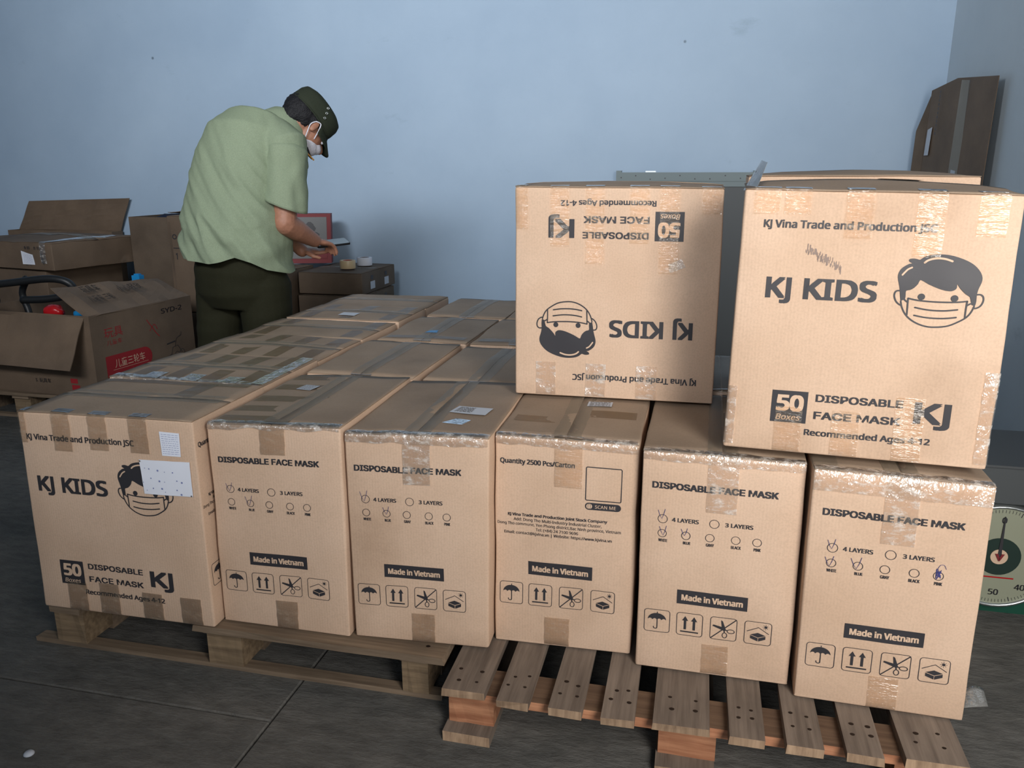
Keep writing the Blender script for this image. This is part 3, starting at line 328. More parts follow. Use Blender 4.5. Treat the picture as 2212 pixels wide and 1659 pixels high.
'grotesque': r""" 37
A94;3 0 40 100 54 100 91 0 78 0 56 59 55 63 54 68 52 73 50 79 48 86 46 94 48 94 46 86 44 79 42 73 40 68 39 63 37 59 17 0;22 28 22 39 73 39 73 28
B90;12 0 12 100 47 100 54 100 60 98 65 96 69 94 72 91 75 87 77 83 78 78 78 73 78 69 77 66 76 63 74 60 72 58 70 56 67 55 65 53 62 52 62 52 65 51 68 50 71 48 74 46 77 43 79 40 81 36 82 32 82 27 82 22 81 17 79 13 76 9 72 6 68 4 62 2 56 0 48 0;24 11 48 11 55 12 61 13 65 16 68 19 69 23 70 27 70 30 69 33 67 36 65 39 63 41 60 43 57 44 53 45 49 45 24 45;24 56 47 56 50 56 54 57 57 58 59 60 62 62 64 64 65 67 66 70 66 73 66 77 64 81 61 84 58 87 53 88 47 89 24 89
C100;53 -1 44 -1 37 1 30 5 23 10 18 16 14 23 10 31 9 40 8 50 9 60 10 69 14 77 18 84 23 90 30 95 37 99 44 101 53 101 58 101 62 100 67 99 71 97 75 95 79 93 82 90 85 86 88 82 90 78 92 73 93 68 80 68 79 72 78 75 77 78 75 80 73 82 70 84 68 86 65 87 62 88 59 89 56 89 53 90 47 89 41 88 36 85 32 81 28 77 25 72 22 65 21 58 20 50 21 42 22 35 25 28 28 23 32 19 36 15 41 12 47 11 53 10 56 11 59 11 62 12 65 13 68 14 70 16 73 18 75 20 77 22 78 25 79 28 80 32 93 32 92 27 90 22 88 18 85 14 82 11 79 7 75 5 71 3 67 1 62 0 58 -1
D99;43 0 19 0 19 11 42 11 50 12 57 13 62 16 67 19 71 24 74 29 77 36 78 42 78 50 78 58 77 65 75 71 71 76 68 81 63 84 57 87 51 88 43 89 18 89 18 100 44 100 54 99 62 97 69 94 76 89 81 84 85 77 88 69 90 60 91 50 90 40 88 31 85 23 81 16 75 11 69 6 61 3 53 1;24 100 24 0 12 0 12 100
E82;12 0 12 100 73 100 73 89 24 89 24 56 70 56 70 45 24 45 24 11 74 11 74 0
F81;12 0 12 100 73 100 73 89 24 89 24 55 68 55 68 43 24 43 24 0
I59;6 0 6 11 23 11 23 89 6 89 6 100 53 100 53 89 36 89 36 11 53 11 53 0
K92;21 29 21 42 23 45 25 48 27 51 30 54 32 57 34 60 37 62 39 65 42 68 71 100 88 100 45 54 45 54;12 0 12 100 24 100 24 66 24 44 24 38 24 0;73 0 37 51 45 61 88 0
L77;12 0 12 100 24 100 24 11 71 11 71 0
M123;12 0 12 100 30 100 54 37 55 35 56 33 56 31 57 29 58 27 59 24 60 22 60 19 61 16 62 14 63 12 63 10 60 10 61 12 62 14 62 16 63 19 64 21 65 24 66 26 66 29 67 31 68 33 69 35 69 37 94 100 112 100 112 0 99 0 99 57 99 59 99 62 99 64 99 67 99 70 99 72 99 75 99 78 99 81 100 84 100 87 100 90 101 90 100 87 99 84 98 80 97 77 96 74 95 71 94 68 93 66 92 63 91 61 90 59 90 57 67 0 56 0 33 57 33 59 32 61 31 63 30 66 29 68 28 71 27 74 26 77 25 80 24 83 23 87 22 90 23 90 23 87 24 85 24 82 24 79 24 76 24 73 24 70 24 67 24 65 24 62 24 59 24 57 24 0
O105;52 -1 44 -1 37 1 30 5 23 10 18 16 14 23 10 31 9 40 8 50 9 60 10 69 14 77 18 84 23 90 30 95 37 99 44 101 52 101 61 101 68 99 75 95 82 90 87 84 91 77 94 69 96 60 97 50 96 40 94 31 91 23 87 16 82 10 75 5 68 1 61 -1;52 10 58 11 64 12 69 15 73 18 77 23 80 28 83 35 84 42 85 50 84 58 83 65 80 72 77 77 73 82 69 85 64 88 58 89 52 90 47 89 41 88 36 85 32 82 28 77 25 72 22 65 21 58 20 50 21 42 22 35 25 28 28 23 32 18 36 15 41 12 47 11
P87;12 0 12 100 46 100 53 100 60 98 65 96 70 93 74 89 77 84 79 79 80 74 80 68 80 63 79 57 77 52 74 48 70 44 65 41 60 38 53 37 46 37 21 37 21 48 46 48 51 48 55 49 58 50 61 52 64 55 65 58 67 61 67 65 68 68 67 72 67 76 65 79 64 82 61 84 58 86 55 88 51 89 46 89 24 89 24 0
S88;44 -2 37 -1 31 0 25 2 20 5 16 8 13 12 10 16 8 21 8 27 21 27 21 23 22 20 24 17 27 15 29 13 33 12 36 10 40 10 44 10 48 10 52 11 56 12 60 14 62 16 65 18 67 21 68 24 68 27 68 30 67 33 65 35 63 37 61 39 58 40 55 41 52 43 48 44 36 47 28 50 22 53 17 57 13 61 11 67 10 73 11 79 12 84 15 88 18 92 22 95 27 98 32 100 38 101 45 101 51 101 57 100 62 98 67 95 71 92 74 88 77 84 78 79 79 74 66 74 65 79 63 83 59 86 55 88 50 90 44 90 40 90 36 89 33 88 30 86 27 85 25 82 24 80 23 77 23 74 23 71 24 68 26 66 28 64 30 62 33 61 36 59 39 58 42 58 52 55 55 54 58 53 61 52 64 50 68 49 71 47 73 44 76 42 78 39 79 35 80 32 80 27 80 22 78 17 76 12 73 8 69 5 64 2 58 0 51 -1"""}
def parse_glyphs(t):
    d = {}
    for ln in t.split('\n'):
        ch = ln[0]; p = ln[1:].split(';'); loops = []
        for q in p[1:]:
            n = [int(v) for v in q.split()]; loops.append(list(zip(n[0::2], n[1::2])))
        vs = [pt for l in loops for pt in l]
        def inside(p, l):
            c = False
            for (x1, y1), (x2, y2) in zip(l, l[1:] + l[:1]):
                if (y1 > p[1]) != (y2 > p[1]) and p[0] < (x2 - x1) * (p[1] - y1) / (y2 - y1) + x1: c = not c
            return c
        fs = []; st = [sum(map(len, loops[:i])) for i in range(len(loops))]
        hole = {i: j for i in range(len(loops)) for j in range(len(loops)) if i != j and all(inside(q, loops[j]) for q in loops[i])}
        for j in range(len(loops)):
            if j in hole: continue
            grp = [j] + [i for i in hole if hole[i] == j]; ids = [st[i] + k for i in grp for k in range(len(loops[i]))]
            fs += [tuple(ids[k] for k in f) for f in tessellate_polygon([[V((x, y, 0)) for x, y in loops[i]] for i in grp])]
        d[ch] = (int(p[0]), vs, fs)
    return d
GLYPHS = {k: parse_glyphs(v) for k, v in GLYPHS.items()}
def text2d(s, font='sans'):
    k_ = (s, font)
    if k_ not in _TC:
        vs, fs = [], []
        if all(c in GLYPHS[font] for c in s):
            x = 0
            for c in s:
                adv, gv, gf = GLYPHS[font][c]; n = len(vs); vs += [((px + x) / 100, py / 100) for px, py in gv]; fs += [tuple(i + n for i in f) for f in gf]; x += adv
        else:
            c = bpy.data.curves.new('lettering', 'FONT'); c.body = s; c.size = 1.38; c.resolution_u = 2
            o = bpy.data.objects.new('lettering', c); COL.objects.link(o); bpy.context.view_layer.update()
            dg = bpy.context.evaluated_depsgraph_get(); me = bpy.data.meshes.new_from_object(o.evaluated_get(dg))
            vs = [(v.co.x, v.co.y) for v in me.vertices]; fs = [tuple(p.vertices) for p in me.polygons]
            bpy.data.objects.remove(o); bpy.data.curves.remove(c); bpy.data.meshes.remove(me)
        _TC[k_] = (vs, fs)
    return _TC[k_]
CAPH = 1.0
def smooth_line(pts, k=4, closed=False):
    out = []; n = len(pts)
    for i in range(n if closed else n - 1):
        g = lambda j: pts[j % n] if closed else pts[max(0, min(n - 1, j))]
        p0, p1, p2, p3 = g(i - 1), g(i), g(i + 1), g(i + 2)
        for q in range(k):
            t = q / k
            out.append(tuple(0.5 * (2 * p1[d] + (p2[d] - p0[d]) * t + (2 * p0[d] - 5 * p1[d] + 4 * p2[d] - p3[d]) * t * t + (3 * p1[d] - p0[d] - 3 * p2[d] + p3[d]) * t ** 3) for d in (0, 1)))
    if not closed: out.append(pts[-1])
    return out
class Art:
    """2D shapes collected per ink: layers[(ink, level)] = verts, faces"""
    def __init__(s, aff=(1, 0, 1, 0)): s.L = {}; s.a = aff
    def put(s, ink, lvl, vs, fs):
        a = s.a; P = s.L.setdefault((ink, lvl), ([], [])); n = len(P[0]); s.dz = getattr(s, 'dz', {}); s.dz[(ink, lvl)] = s.dz.get((ink, lvl), 0) + 1
        P[0].extend((x * a[0] + a[1], y * a[2] + a[3]) for x, y in vs); P[1].extend(tuple(i + n for i in f) for f in fs)
    def text(s, t, x0, x1, y, cap, bold=0.0, ink='ink', lvl=0, slope=0, italic=0, font='sans'):
        vs, fs = text2d(t, font)
        if not vs: return
        mn = min(v[0] for v in vs); mxx = max(v[0] for v in vs); sx = (x1 - x0 - 2 * bold) / (mxx - mn); sy = (cap - bold) / CAPH
        sh = [(0, 0)] if not bold else [(dx * bold, dy * bold * 0.6) for dx, dy in ((-1, -1), (1, -1), (-1, 1), (1, 1), (0, 0))]
        for kz, (dx, dy) in enumerate(sh):
            o = []
            for vx, vy in vs:
                X = x0 + bold + (vx - mn) * sx + dx + italic * vy * sy; Y = y + bold * 0.6 + vy * sy + dy + slope * (vx - mn) * sx
                o.append((X, Y))
            s.put(ink, lvl, o, fs); s.Z = getattr(s, 'Z', {}); n1 = len(s.L[(ink, lvl)][0]); s.Z.setdefault((ink, lvl), []).append((n1 - len(o), n1, kz * 0.00003))
    def rect(s, x0, y0, x1, y1, ink='ink', lvl=0, n=10):
        vs = [(x0 + (x1 - x0) * i / n, y0 + (y1 - y0) * j / 4) for j in range(5) for i in range(n + 1)]
        s.put(ink, lvl, vs, [(j * (n + 1) + i, j * (n + 1) + i + 1, (j + 1) * (n + 1) + i + 1, (j + 1) * (n + 1) + i) for j in range(4) for i in range(n)])
    def poly(s, pts, ink='ink', lvl=0, smooth=0):
        if smooth: pts = smooth_line(pts, smooth, True)
        todo = [tuple(pts[i] for i in t) for t in tessellate_polygon([[V((x, y, 0)) for x, y in pts]])]; vs = []; fs = []
        while todo:                       # keep the pieces small so the print follows the board
            t = todo.pop(); e = [math.dist(t[i], t[(i + 1) % 3]) for i in range(3)]; k = e.index(max(e))
            if e[k] > 16:
                a, b, c = t[k], t[(k + 1) % 3], t[(k + 2) % 3]; m_ = ((a[0] + b[0]) / 2, (a[1] + b[1]) / 2); todo += [(a, m_, c), (m_, b, c)]
            else: fs.append((len(vs), len(vs) + 1, len(vs) + 2)); vs += list(t)
        s.put(ink, lvl, vs, fs)
    def line(s, pts, wd, ink='ink', lvl=0, smooth=3, closed=False):
        if smooth: pts = smooth_line(pts, smooth, closed)
        n = len(pts); vs = []; h = wd / 2
        for i in range(n):
            a = pts[(i - 1) % n] if (closed or i) else pts[i]; b = pts[(i + 1) % n] if (closed or i < n - 1) else pts[i]
            dx, dy = b[0] - a[0], b[1] - a[1]; l = math.hypot(dx, dy) or 1; nx, ny = -dy / l * h, dx / l * h
            vs += [(pts[i][0] + nx, pts[i][1] + ny), (pts[i][0] - nx, pts[i][1] - ny)]
        fs = [(2 * i, 2 * i + 1, 2 * ((i + 1) % n) + 1, 2 * ((i + 1) % n)) for i in range(n if closed else n - 1)]
        s.put(ink, lvl, vs, fs)
        if not closed:
            for p in (pts[0], pts[-1]): s.disc(p[0], p[1], h, ink, lvl, 8)
    def disc(s, x, y, r, ink='ink', lvl=0, n=20):
        s.put(ink, lvl, [(x + r * math.cos(2 * math.pi * k / n), y + r * math.sin(2 * math.pi * k / n)) for k in range(n)], [tuple(range(n))])
    def ring(s, x, y, r, wd, ink='ink', n=28):
        s.line([(x + r * math.cos(2 * math.pi * k / n), y + r * math.sin(2 * math.pi * k / n)) for k in range(n)], wd, ink, 0, 0, True)
    def rrect(s, x0, y0, x1, y1, rad, wd=None, ink='ink', lvl=0):
        p = []
        for cx, cy, a0 in ((x1 - rad, y1 - rad, 0), (x0 + rad, y1 - rad, 90), (x0 + rad, y0 + rad, 180), (x1 - rad, y0 + rad, 270)):
            for k in range(5):
                t = math.radians(a0 + k * 22.5); p.append((cx + rad * math.cos(t), cy + rad * math.sin(t)))
        if wd: s.line(p, wd, ink, lvl, 0, True)
        else: s.put(ink, lvl, p, [tuple(range(len(p)))])

def emblem(A):
    hair = [(303.8,396.9),(306.3,399.7),(313.7,400.4),(318.9,399.2),(323.1,398.7),(329.2,403.8),(337.9,407.4),(349.2,409.4),(362.3,409.8),(377.4,407.8),(394.3,402.6),(408.1,396.2),(418.0,388.6),(425.7,379.2),(429.4,369.6),(428.9,360.7),(426.0,351.6),(424.5,344.4),(423.9,337.2),(424.4,326.4),(423.1,317.4),(420.6,318.1),(417.8,320.7),(415.5,325.9),(413.2,333.9),(406.6,338.0),(398.3,345.7),(392.5,352.6),(389.5,356.9),(389.6,349.7),(386.8,345.6),(380.5,342.9),(370.5,343.7),(358.5,347.2),(342.8,353.6),(333.8,358.6),(327.2,361.0),(324.4,353.6),(318.6,346.0),(312.3,341.7),(305.8,339.9),(305.7,333.4),(305.6,324.3),(300.4,321.2),(299.1,317.5),(296.4,330.2),(294.4,342.9),(291.5,353.7),(288.7,364.5),(289.3,372.7),(292.6,380.1),(298.7,385.9),(305.7,390.3),(310.6,391.3),(306.2,393.4)]
    A.poly(hair, smooth=2)
    A.line([(330.9,393.6),(335.7,397.8),(343.6,401.0),(353.4,402.5),(365.0,401.6),(376.5,398.0)], 3.6, 'knock', 1)
    A.line([(295.9,369.4),(300.0,375.0),(304.4,380.1),(310.7,383.7)], 3.2, 'knock', 1)
    A.disc(332.8, 329.8, 6.2); A.disc(388.3, 329.8, 6.2)
    for p in ([(294.8,339.6),(289.8,339.0),(286.9,334.8),(286.7,328.7),(289.7,320.6),(294.2,315.4),(298.8,312.3)],
              [(424.5,338.7),(430.1,339.0),(434.7,335.1),(435.7,327.1),(432.7,318.8),(427.6,314.4),(422.9,312.9)],
              [(298.9,319.3),(301.9,308.5),(309.4,295.1),(320.8,284.7),(335.2,277.3),(350.8,273.7),(367.5,274.3),(383.7,277.7),(399.2,286.0),(411.3,295.0),(418.2,305.3),(422.0,316.4)],
              [(324.3,309.2),(338.4,306.6),(355.3,305.2),(375.2,305.8),(395.5,308.9)], [(324.4,294.2),(340.2,291.5),(357.1,290.5),(377.0,291.4),(394.9,294.3)],
              [(310.9,318.2),(306.3,321.6),(302.3,325.9)], [(410.1,317.5),(416.1,321.5),(419.6,319.9)],
              [(310.8,325.9),(328.1,322.8),(353.3,321.5),(378.2,322.0),(396.2,323.4),(409.8,325.6)]): A.line(p, 2.9)
    A.line([(312.0,294.3),(310.8,325.9)], 2.9, smooth=0); A.line([(409.8,325.6),(409.2,311.1),(409.3,294.8)], 2.9, smooth=0)
def art_wide(A):
    A.text('KJ Vina Trade and Production JSC', 41.5, 345.3, 449, 14.6, 0.75)
    A.text('KJ KIDS', 56, 256.3, 314.3, 40.2, 2.3)
    emblem(A)
    A.rect(87.6, 63.7, 154.6, 129.4)
    A.text('50', 96.4, 147.8, 87.5, 33, 2.4, 'knock', 1); A.text('Boxes', 97.5, 142, 69.3, 11.3, 0.2, 'knock', 1, italic=0.2)
    A.text('DISPOSABLE', 168.8, 326.2, 110.8, 15, 0.95, font='grotesque'); A.text('FACE MASK', 168.1, 324.2, 75.3, 15.4, 0.95, font='grotesque')
    A.text('KJ', 346, 409, 82.3, 42.5, 2.7)
    A.text('Recommended Ages 4-12', 153.5, 380, 40, 12.6, 0.7)
def icons(A, xs=(18.4, 88, 159.2, 230), y=92.5, s=54.6):
    for k, x in enumerate(xs):
        A.rrect(x, y, x + s, y + s, 6.5, 1.3)
        cx = x + s / 2; cy = y + s / 2
        if k == 0:
            p = [(cx + 19.5 * math.cos(math.radians(a)), cy + 3 + 16 * math.sin(math.radians(a))) for a in range(0, 181, 12)]
            for j in range(4):
                bx = cx - 19.5 + j * 9.75
                p += [(bx + 2.6, cy + 5.2), (bx + 4.9, cy + 5.8), (bx + 7.2, cy + 5.2)] + ([(bx + 9.75, cy + 2.6)] if j < 3 else [])
            A.poly(p); A.line([(cx + .5, cy + 18), (cx + .5, cy + 22)], 1.6, smooth=0)
            A.line([(cx + .5, cy + 5), (cx + .5, cy - 15), (cx - .5, cy - 18.5), (cx - 3.5, cy - 19.5), (cx - 6.5, cy - 18), (cx - 7, cy - 15)], 2.0)
        elif k == 1:
            for d in (-9.5, 9.5):
                A.poly([(cx + d - 2.6, cy - 13), (cx + d + 2.6, cy - 13), (cx + d + 2.6, cy + 10), (cx + d - 2.6, cy + 10)])
                A.poly([(cx + d - 6.5, cy + 8.5), (cx + d + 6.5, cy + 8.5), (cx + d, cy + 19.5)])
            A.poly([(cx - 19, cy - 20), (cx + 19, cy - 20), (cx + 19, cy - 16.8), (cx - 19, cy - 16.8)])
        elif k == 2:
            A.line([(x + 1.5, y + 2), (x + s - 1.5, y + s - 2)], 2.2, smooth=0)
            A.poly([(cx - 5.5, cy + 21), (cx - 2, cy + 19), (cx + 4.5, cy + 1), (cx + 2, cy - 4), (cx - 3, cy - 2)])
            A.poly([(cx - 23, cy + 5), (cx - 21, cy + 8.5), (cx, cy + 4), (cx + 5, cy + 0), (cx + 2, cy - 4), (cx - 4, cy - 2.5)])
            A.disc(cx + 1.5, cy - 1, 3.6)
            A.line([(cx + 3, cy - 2), (cx + 8, cy - 3)], 2.6, smooth=0); A.line([(cx + 1.5, cy - 3), (cx + 2.5, cy - 9)], 2.6, smooth=0)
            e1 = [(cx + 15.5 + 7.5 * math.cos(t / 16 * 6.2832), cy - 4.5 + 4.6 * math.sin(t / 16 * 6.2832)) for t in range(16)]; A.line(e1, 1.7, smooth=0, closed=True)
            e2 = [(cx + 3 + 4.8 * math.cos(t / 16 * 6.2832), cy - 15.5 + 6.4 * math.sin(t / 16 * 6.2832)) for t in range(16)]; A.line(e2, 1.7, smooth=0, closed=True)
        else:
            A.line([(cx - 22, cy + 3), (cx + 1, cy + 14.5), (cx + 22, cy + 1)], 1.5, smooth=0)
            A.poly([(cx - 15, cy - 4.5), (cx, cy + 1.5), (cx + 16, cy - 4), (cx + 1, cy - 10)])
            A.poly([(cx - 15, cy - 6), (cx + .4, cy - 11.4), (cx + .4, cy - 19.5), (cx - 15, cy - 13.5)])
            A.poly([(cx + 1.8, cy - 11.4), (cx + 16, cy - 5.4), (cx + 16, cy - 13), (cx + 1.8, cy - 19.5)])
            sx, sy = cx + 15.5, cy + 17; A.disc(sx, sy, 3.2)
            for t in range(8):
                c_, s_ = math.cos(t * math.pi / 4), math.sin(t * math.pi / 4); A.line([(sx + 4.4 * c_, sy + 4.4 * s_), (sx + 6.3 * c_, sy + 6.3 * s_)], 0.8, smooth=0)
        if k == 3: pass
def made(A, x0=86, x1=232.4, y0=168.8, y1=202.5):
    A.rect(x0, y0, x1, y1)
    A.text('Made in Vietnam', x0 + 9.3, x1 - 9.5, y0 + 9, 14.3, 0.9, 'knock', 1)
def tick(A, x, y, s=1, a=0):
    A.line([(x - 11 * s, y + 15 * s + a), (x - 2 * s, y - 5 * s), (x + 5 * s, y + 18 * s + a)], 0.9, 'pen', 1, 2)
def art_narrow(A, ticks):
    A.text('DISPOSABLE FACE MASK', 24.6, 277.1, 436, 14.8, 1.1, font='grotesque')
    A.ring(49, 367, 9.6, 1.2); A.ring(154.7, 366.2, 9.6, 1.2)
    A.text('4 LAYERS', 68.1, 123.2, 362.5, 9.3, 0.5); A.text('3 LAYERS', 176.4, 232.4, 362, 9.3, 0.5)
    for x, t, a, b in ((49.1, 'WHITE', 41.5, 60.1), (98.4, 'BLUE', 93.2, 108.3), (147.2, 'GRAY', 140, 156.4), (199.5, 'BLACK', 190.7, 210.7), (242, 'PINK', 236.1, 250.3)):
        A.ring(x, 333.2, 8.8, 1.2); A.text(t, a, b, 313, 6.9, 0.35)
    made(A); icons(A)
    for x, y, s in ticks: tick(A, x, y, s, random.uniform(-2, 3))
def art_quantity(A):
    A.text('Quantity 2500 Pcs/Carton', 13.6, 185.5, 454.5, 11.6, 0.65)
    A.rrect(211.8, 381.5, 291.3, 460.2, 3, 2.2)
    A.rrect(211, 358.6, 292, 375.8, 8.4); A.disc(220.5, 367.2, 6.6, 'knock', 1); A.rrect(218, 361.5, 223, 372.9, 1, 0.9, 'ink', 2)
    A.text('SCAN ME', 233.5, 280.5, 363.1, 7.8, 0.1, 'knock', 1)
    for s_, a, b, y, bo in (('KJ Vina Trade and Production Joint Stock Company', 33.1, 262.5, 328.8, 0.4), ('Add: Dong Tho Multi-Industry Industrial Cluster,', 46.8, 250.4, 317.2, 0.12),
                            ('Dong Tho commune, Yen Phong district,Bac Ninh province, Vietnam', 8.2, 294, 306, 0.12), ('Tel: (+84) 24 7100 9696', 98.7, 197.4, 294.5, 0.12),
                            ('Email: contact@kjvina.vn | Website: https://www.kjvina.vn', 24.2, 274.5, 283.4, 0.2)): A.text(s_, a, b, y, 7.0, bo)
    made(A, 82, 232.4, 182.8, 216.8); icons(A, (14.5, 84, 157, 231), 104, 55)

# ------------------------------------------------------------------ cartons
class Crate:
    """a carton from its front quad (TL TR BR BL), turned back by yaw and depth; faces wave slightly"""
    def __init__(s, fq, yaw, depth, amp=0.0025, r=0.007, bulge=(0, 0), inset=0.0015, topdrop=0.0034):
        TL, TR, BR, BL = [V(p) for p in fq]; n = V((-math.sin(yaw), math.cos(yaw), 0)) * depth
        TL = TL - V((0, 0, topdrop)); TR = TR - V((0, 0, topdrop))
        s.c = [[[BL, TL], [BL + n, TL + n]], [[BR, TR], [BR + n, TR + n]]]
        s.w = ((TR - TL).length + (BR - BL).length) / 2; s.d = depth; s.h = ((TL - BL).length + (TR - BR).length) / 2
        s.dim = V((s.w, s.d, s.h)); s.r = r; s.amp = amp; s.seed = V((random.uniform(0, 50),) * 3); s.ins = inset; s.bulge = bulge
        s.org = V(((BL.x + BR.x) / 2 + n.x / 2, (BL.y + BR.y) / 2 + n.y / 2, min(BL.z, BR.z)))
    def map(s, p):
        u, v, w_ = [p[i] / s.dim[i] for i in range(3)]; c = s.c
        a = [[c[i][j][0].lerp(c[i][j][1], w_) for j in (0, 1)] for i in (0, 1)]
        return (a[0][0].lerp(a[0][1], v)).lerp(a[1][0].lerp(a[1][1], v), u) - s.org
    def surf(s, p, off=0.0):
        r = s.r; q = V([min(max(p[i], r), s.dim[i] - r) for i in range(3)]); n = V(p) - q
        if n.length < 1e-9: n = V((0, 0, 1))
        n.normalize()
        dsp = s.amp * (noise.noise(q * 5 + s.seed) + 0.5 * noise.noise(q * 13 + s.seed)) - s.ins
        if s.bulge[0] and n.z > 0.3: dsp += s.bulge[0] * math.sin(math.pi * min(1, max(0, q.x / s.w))) * math.sin(math.pi * min(1, q.y / s.d)) 
        if n.z < -0.5: dsp = 0.0
        return s.map(q + n * (r + off + dsp))
    def face(s, f, u, v, off=0.0008):
        """u, v in metres on a face, seen from outside"""
        p = {'front': (u, 0, v), 'right': (s.w, u, v), 'left': (0, s.d - u, v), 'back': (s.w - u, s.d, v), 'top': (u, v, s.h)}[f]
        return s.surf(p, off)
    def body(s, parent, mat, name='body'):
        def axis(L):
            k = max(3, int(L / 0.05)); r = s.r
            return [0, r * 0.45, r] + [r + (L - 2 * r) * i / k for i in range(1, k)] + [L - r, L - r * 0.45, L]
        ax = [axis(s.dim[i]) for i in range(3)]; idx = {}; vs = []; fs = []
        def vid(i, j, k):
            key = (i, j, k)
            if key not in idx: idx[key] = len(vs); vs.append(s.surf((ax[0][i], ax[1][j], ax[2][k])))
            return idx[key]
        nx, ny, nz = [len(a) - 1 for a in ax]
        for i in range(nx):
            for k in range(nz):
                fs.append((vid(i, 0, k), vid(i + 1, 0, k), vid(i + 1, 0, k + 1), vid(i, 0, k + 1)))
                fs.append((vid(i, ny, k + 1), vid(i + 1, ny, k + 1), vid(i + 1, ny, k), vid(i, ny, k)))
        for j in range(ny):
            for k in range(nz):
                fs.append((vid(0, j, k + 1), vid(0, j + 1, k + 1), vid(0, j + 1, k), vid(0, j, k)))
                fs.append((vid(nx, j, k), vid(nx, j + 1, k), vid(nx, j + 1, k + 1), vid(nx, j, k + 1)))
        for i in range(nx):
            for j in range(ny):
                fs.append((vid(i, j + 1, 0), vid(i + 1, j + 1, 0), vid(i + 1, j, 0), vid(i, j, 0)))
                fs.append((vid(i, j, nz), vid(i + 1, j, nz), vid(i + 1, j + 1, nz), vid(i, j + 1, nz)))
        return link(name, vs, fs, mat, parent, True)
    def grid(s, rows, th=0.0, flip=False):
        """rows of local points with their offset -> sheet"""
        g = Geo(); nu = len(rows[0]); top = [s.surf(p, o) for r in rows for p, o in r]; n = len(top)
        fs = []
        for j in range(len(rows) - 1):
            for i in range(nu - 1):
                f = (j * nu + i, j * nu + i + 1, (j + 1) * nu + i + 1, (j + 1) * nu + i); fs.append(f[::-1] if flip else f)
        if th:
            bot = [s.surf(p, o - th) for r in rows for p, o in r]; fs += [tuple(i + n for i in f[::-1]) for f in fs[:]]
            R = len(rows); ring = list(range(nu)) + [j * nu + nu - 1 for j in range(1, R)] + [(R - 1) * nu + i for i in range(nu - 2, -1, -1)] + [j * nu for j in range(R - 2, 0, -1)]
            for a, b in zip(ring, ring[1:] + ring[:1]): fs.append((b, a, a + n, b + n) if not flip else (a, b, b + n, a + n))
            top = top + bot
        return g.add(top, fs)
    def flaps(s, parent, mat, seam='x', gap=0.004, lift=0.0):
        """the two outer top flaps meeting in a seam"""
        L = s.d if seam == 'x' else s.w; O = s.w if seam == 'x' else s.d; r = s.r
        for side in (0, 1):
            rows = []
            js = [0.001, r * 0.5, r, r * 1.6] + [r * 1.6 + (L / 2 - gap / 2 - r * 1.6) * k / 7 for k in range(1, 8)]
            for a in js:
                row = []
                for i in range(13):
                    b = 0.0015 + (O - 0.003) * i / 12; t = a / (L / 2)
                    o = 0.0034 + lift * t ** 2 * (0.6 + 0.4 * noise.noise(V((b * 6, side * 3.1, 0)) + s.seed)) + 0.0012 * noise.noise(V((b * 9, a * 9, side)) + s.seed)
                    aa = a if side == 0 else L - a
                    row.append(((b, aa, s.h) if seam == 'x' else (aa, b, s.h), max(0.0033, o)))
                rows.append(row)
            s.grid(rows, 0.003, flip=(side == 1) ^ (seam == 'y')).build('top_flap', mat, parent, True)
    def strip(s, parent, mat, x0, x1, pts, name='packing_tape', seam='x', skew=0.0):
        """tape strip; pts = [(axis, along, off)...] path in the plane across x (front/top) as local (y,z,off)"""
        rows = []
        for k, (y, z, o) in enumerate(pts):
            e = skew * k / max(1, len(pts) - 1); j0 = 0.0008 * math.sin(k * 2.3 + x0 * 70)
            rows.append([((x0 + (x1 - x0) * i / 4 + e + j0, y, z), o) for i in range(5)])
        return s.grid(rows[::-1]).build(name, mat, parent, True)
    def top_to_front(s, down, back, ot=0.0042, of=0.0022):
        h, r = s.h, s.r; p = [(back * (1 - k / 6), h, ot) for k in range(6)] + [(r, h, ot), (r * 0.5, h, ot), (0, h, (ot + of) / 2), (0, h - r * 0.5, of), (0, h - r, of)]
        return p + [(0, h - r - (down - r) * k / 5, of) for k in range(1, 6)]
    def bottom_front(s, up, of=0.0022):
        return [(0, s.r + (up - s.r) * (1 - k / 5), of) for k in range(6)] + [(0, s.r * 0.5, of)]
    def front_patch(s, u0, u1, v0, v1, n=5, of=0.0012):
        return [(0, v1 + (v0 - v1) * k / n, of) for k in range(n + 1)]
    def edge_strip(s, parent, mat, u0, u1, dn, back, name='edge_tape', seed=0):
        """crinkled tape running along the top front edge"""
        rows = []; n = 28; h, r = s.h, s.r
        for t, (y, z, o) in enumerate([(back, h, 0.0046), (back * 0.4, h, 0.0046), (r * 0.6, h, 0.004), (0, h, 0.003), (0, h - r * 0.6, 0.0030), (0, h - dn * 0.5, 0.0028), (0, h - dn, 0.0027)]):
            row = []
            for i in range(n + 1):
                u = u0 + (u1 - u0) * i / n; jz = 0.006 * noise.noise(V((u * 22, seed, t))) if t in (0, 6) else 0
                row.append(((u, y + (jz if t == 0 else 0), z + (jz if t == 6 else 0)), o + 0.0012 * abs(noise.noise(V((u * 60, t * 1.7, seed))))))
            rows.append(row)
        return s.grid(rows[::-1]).build(name, mat, parent, True)
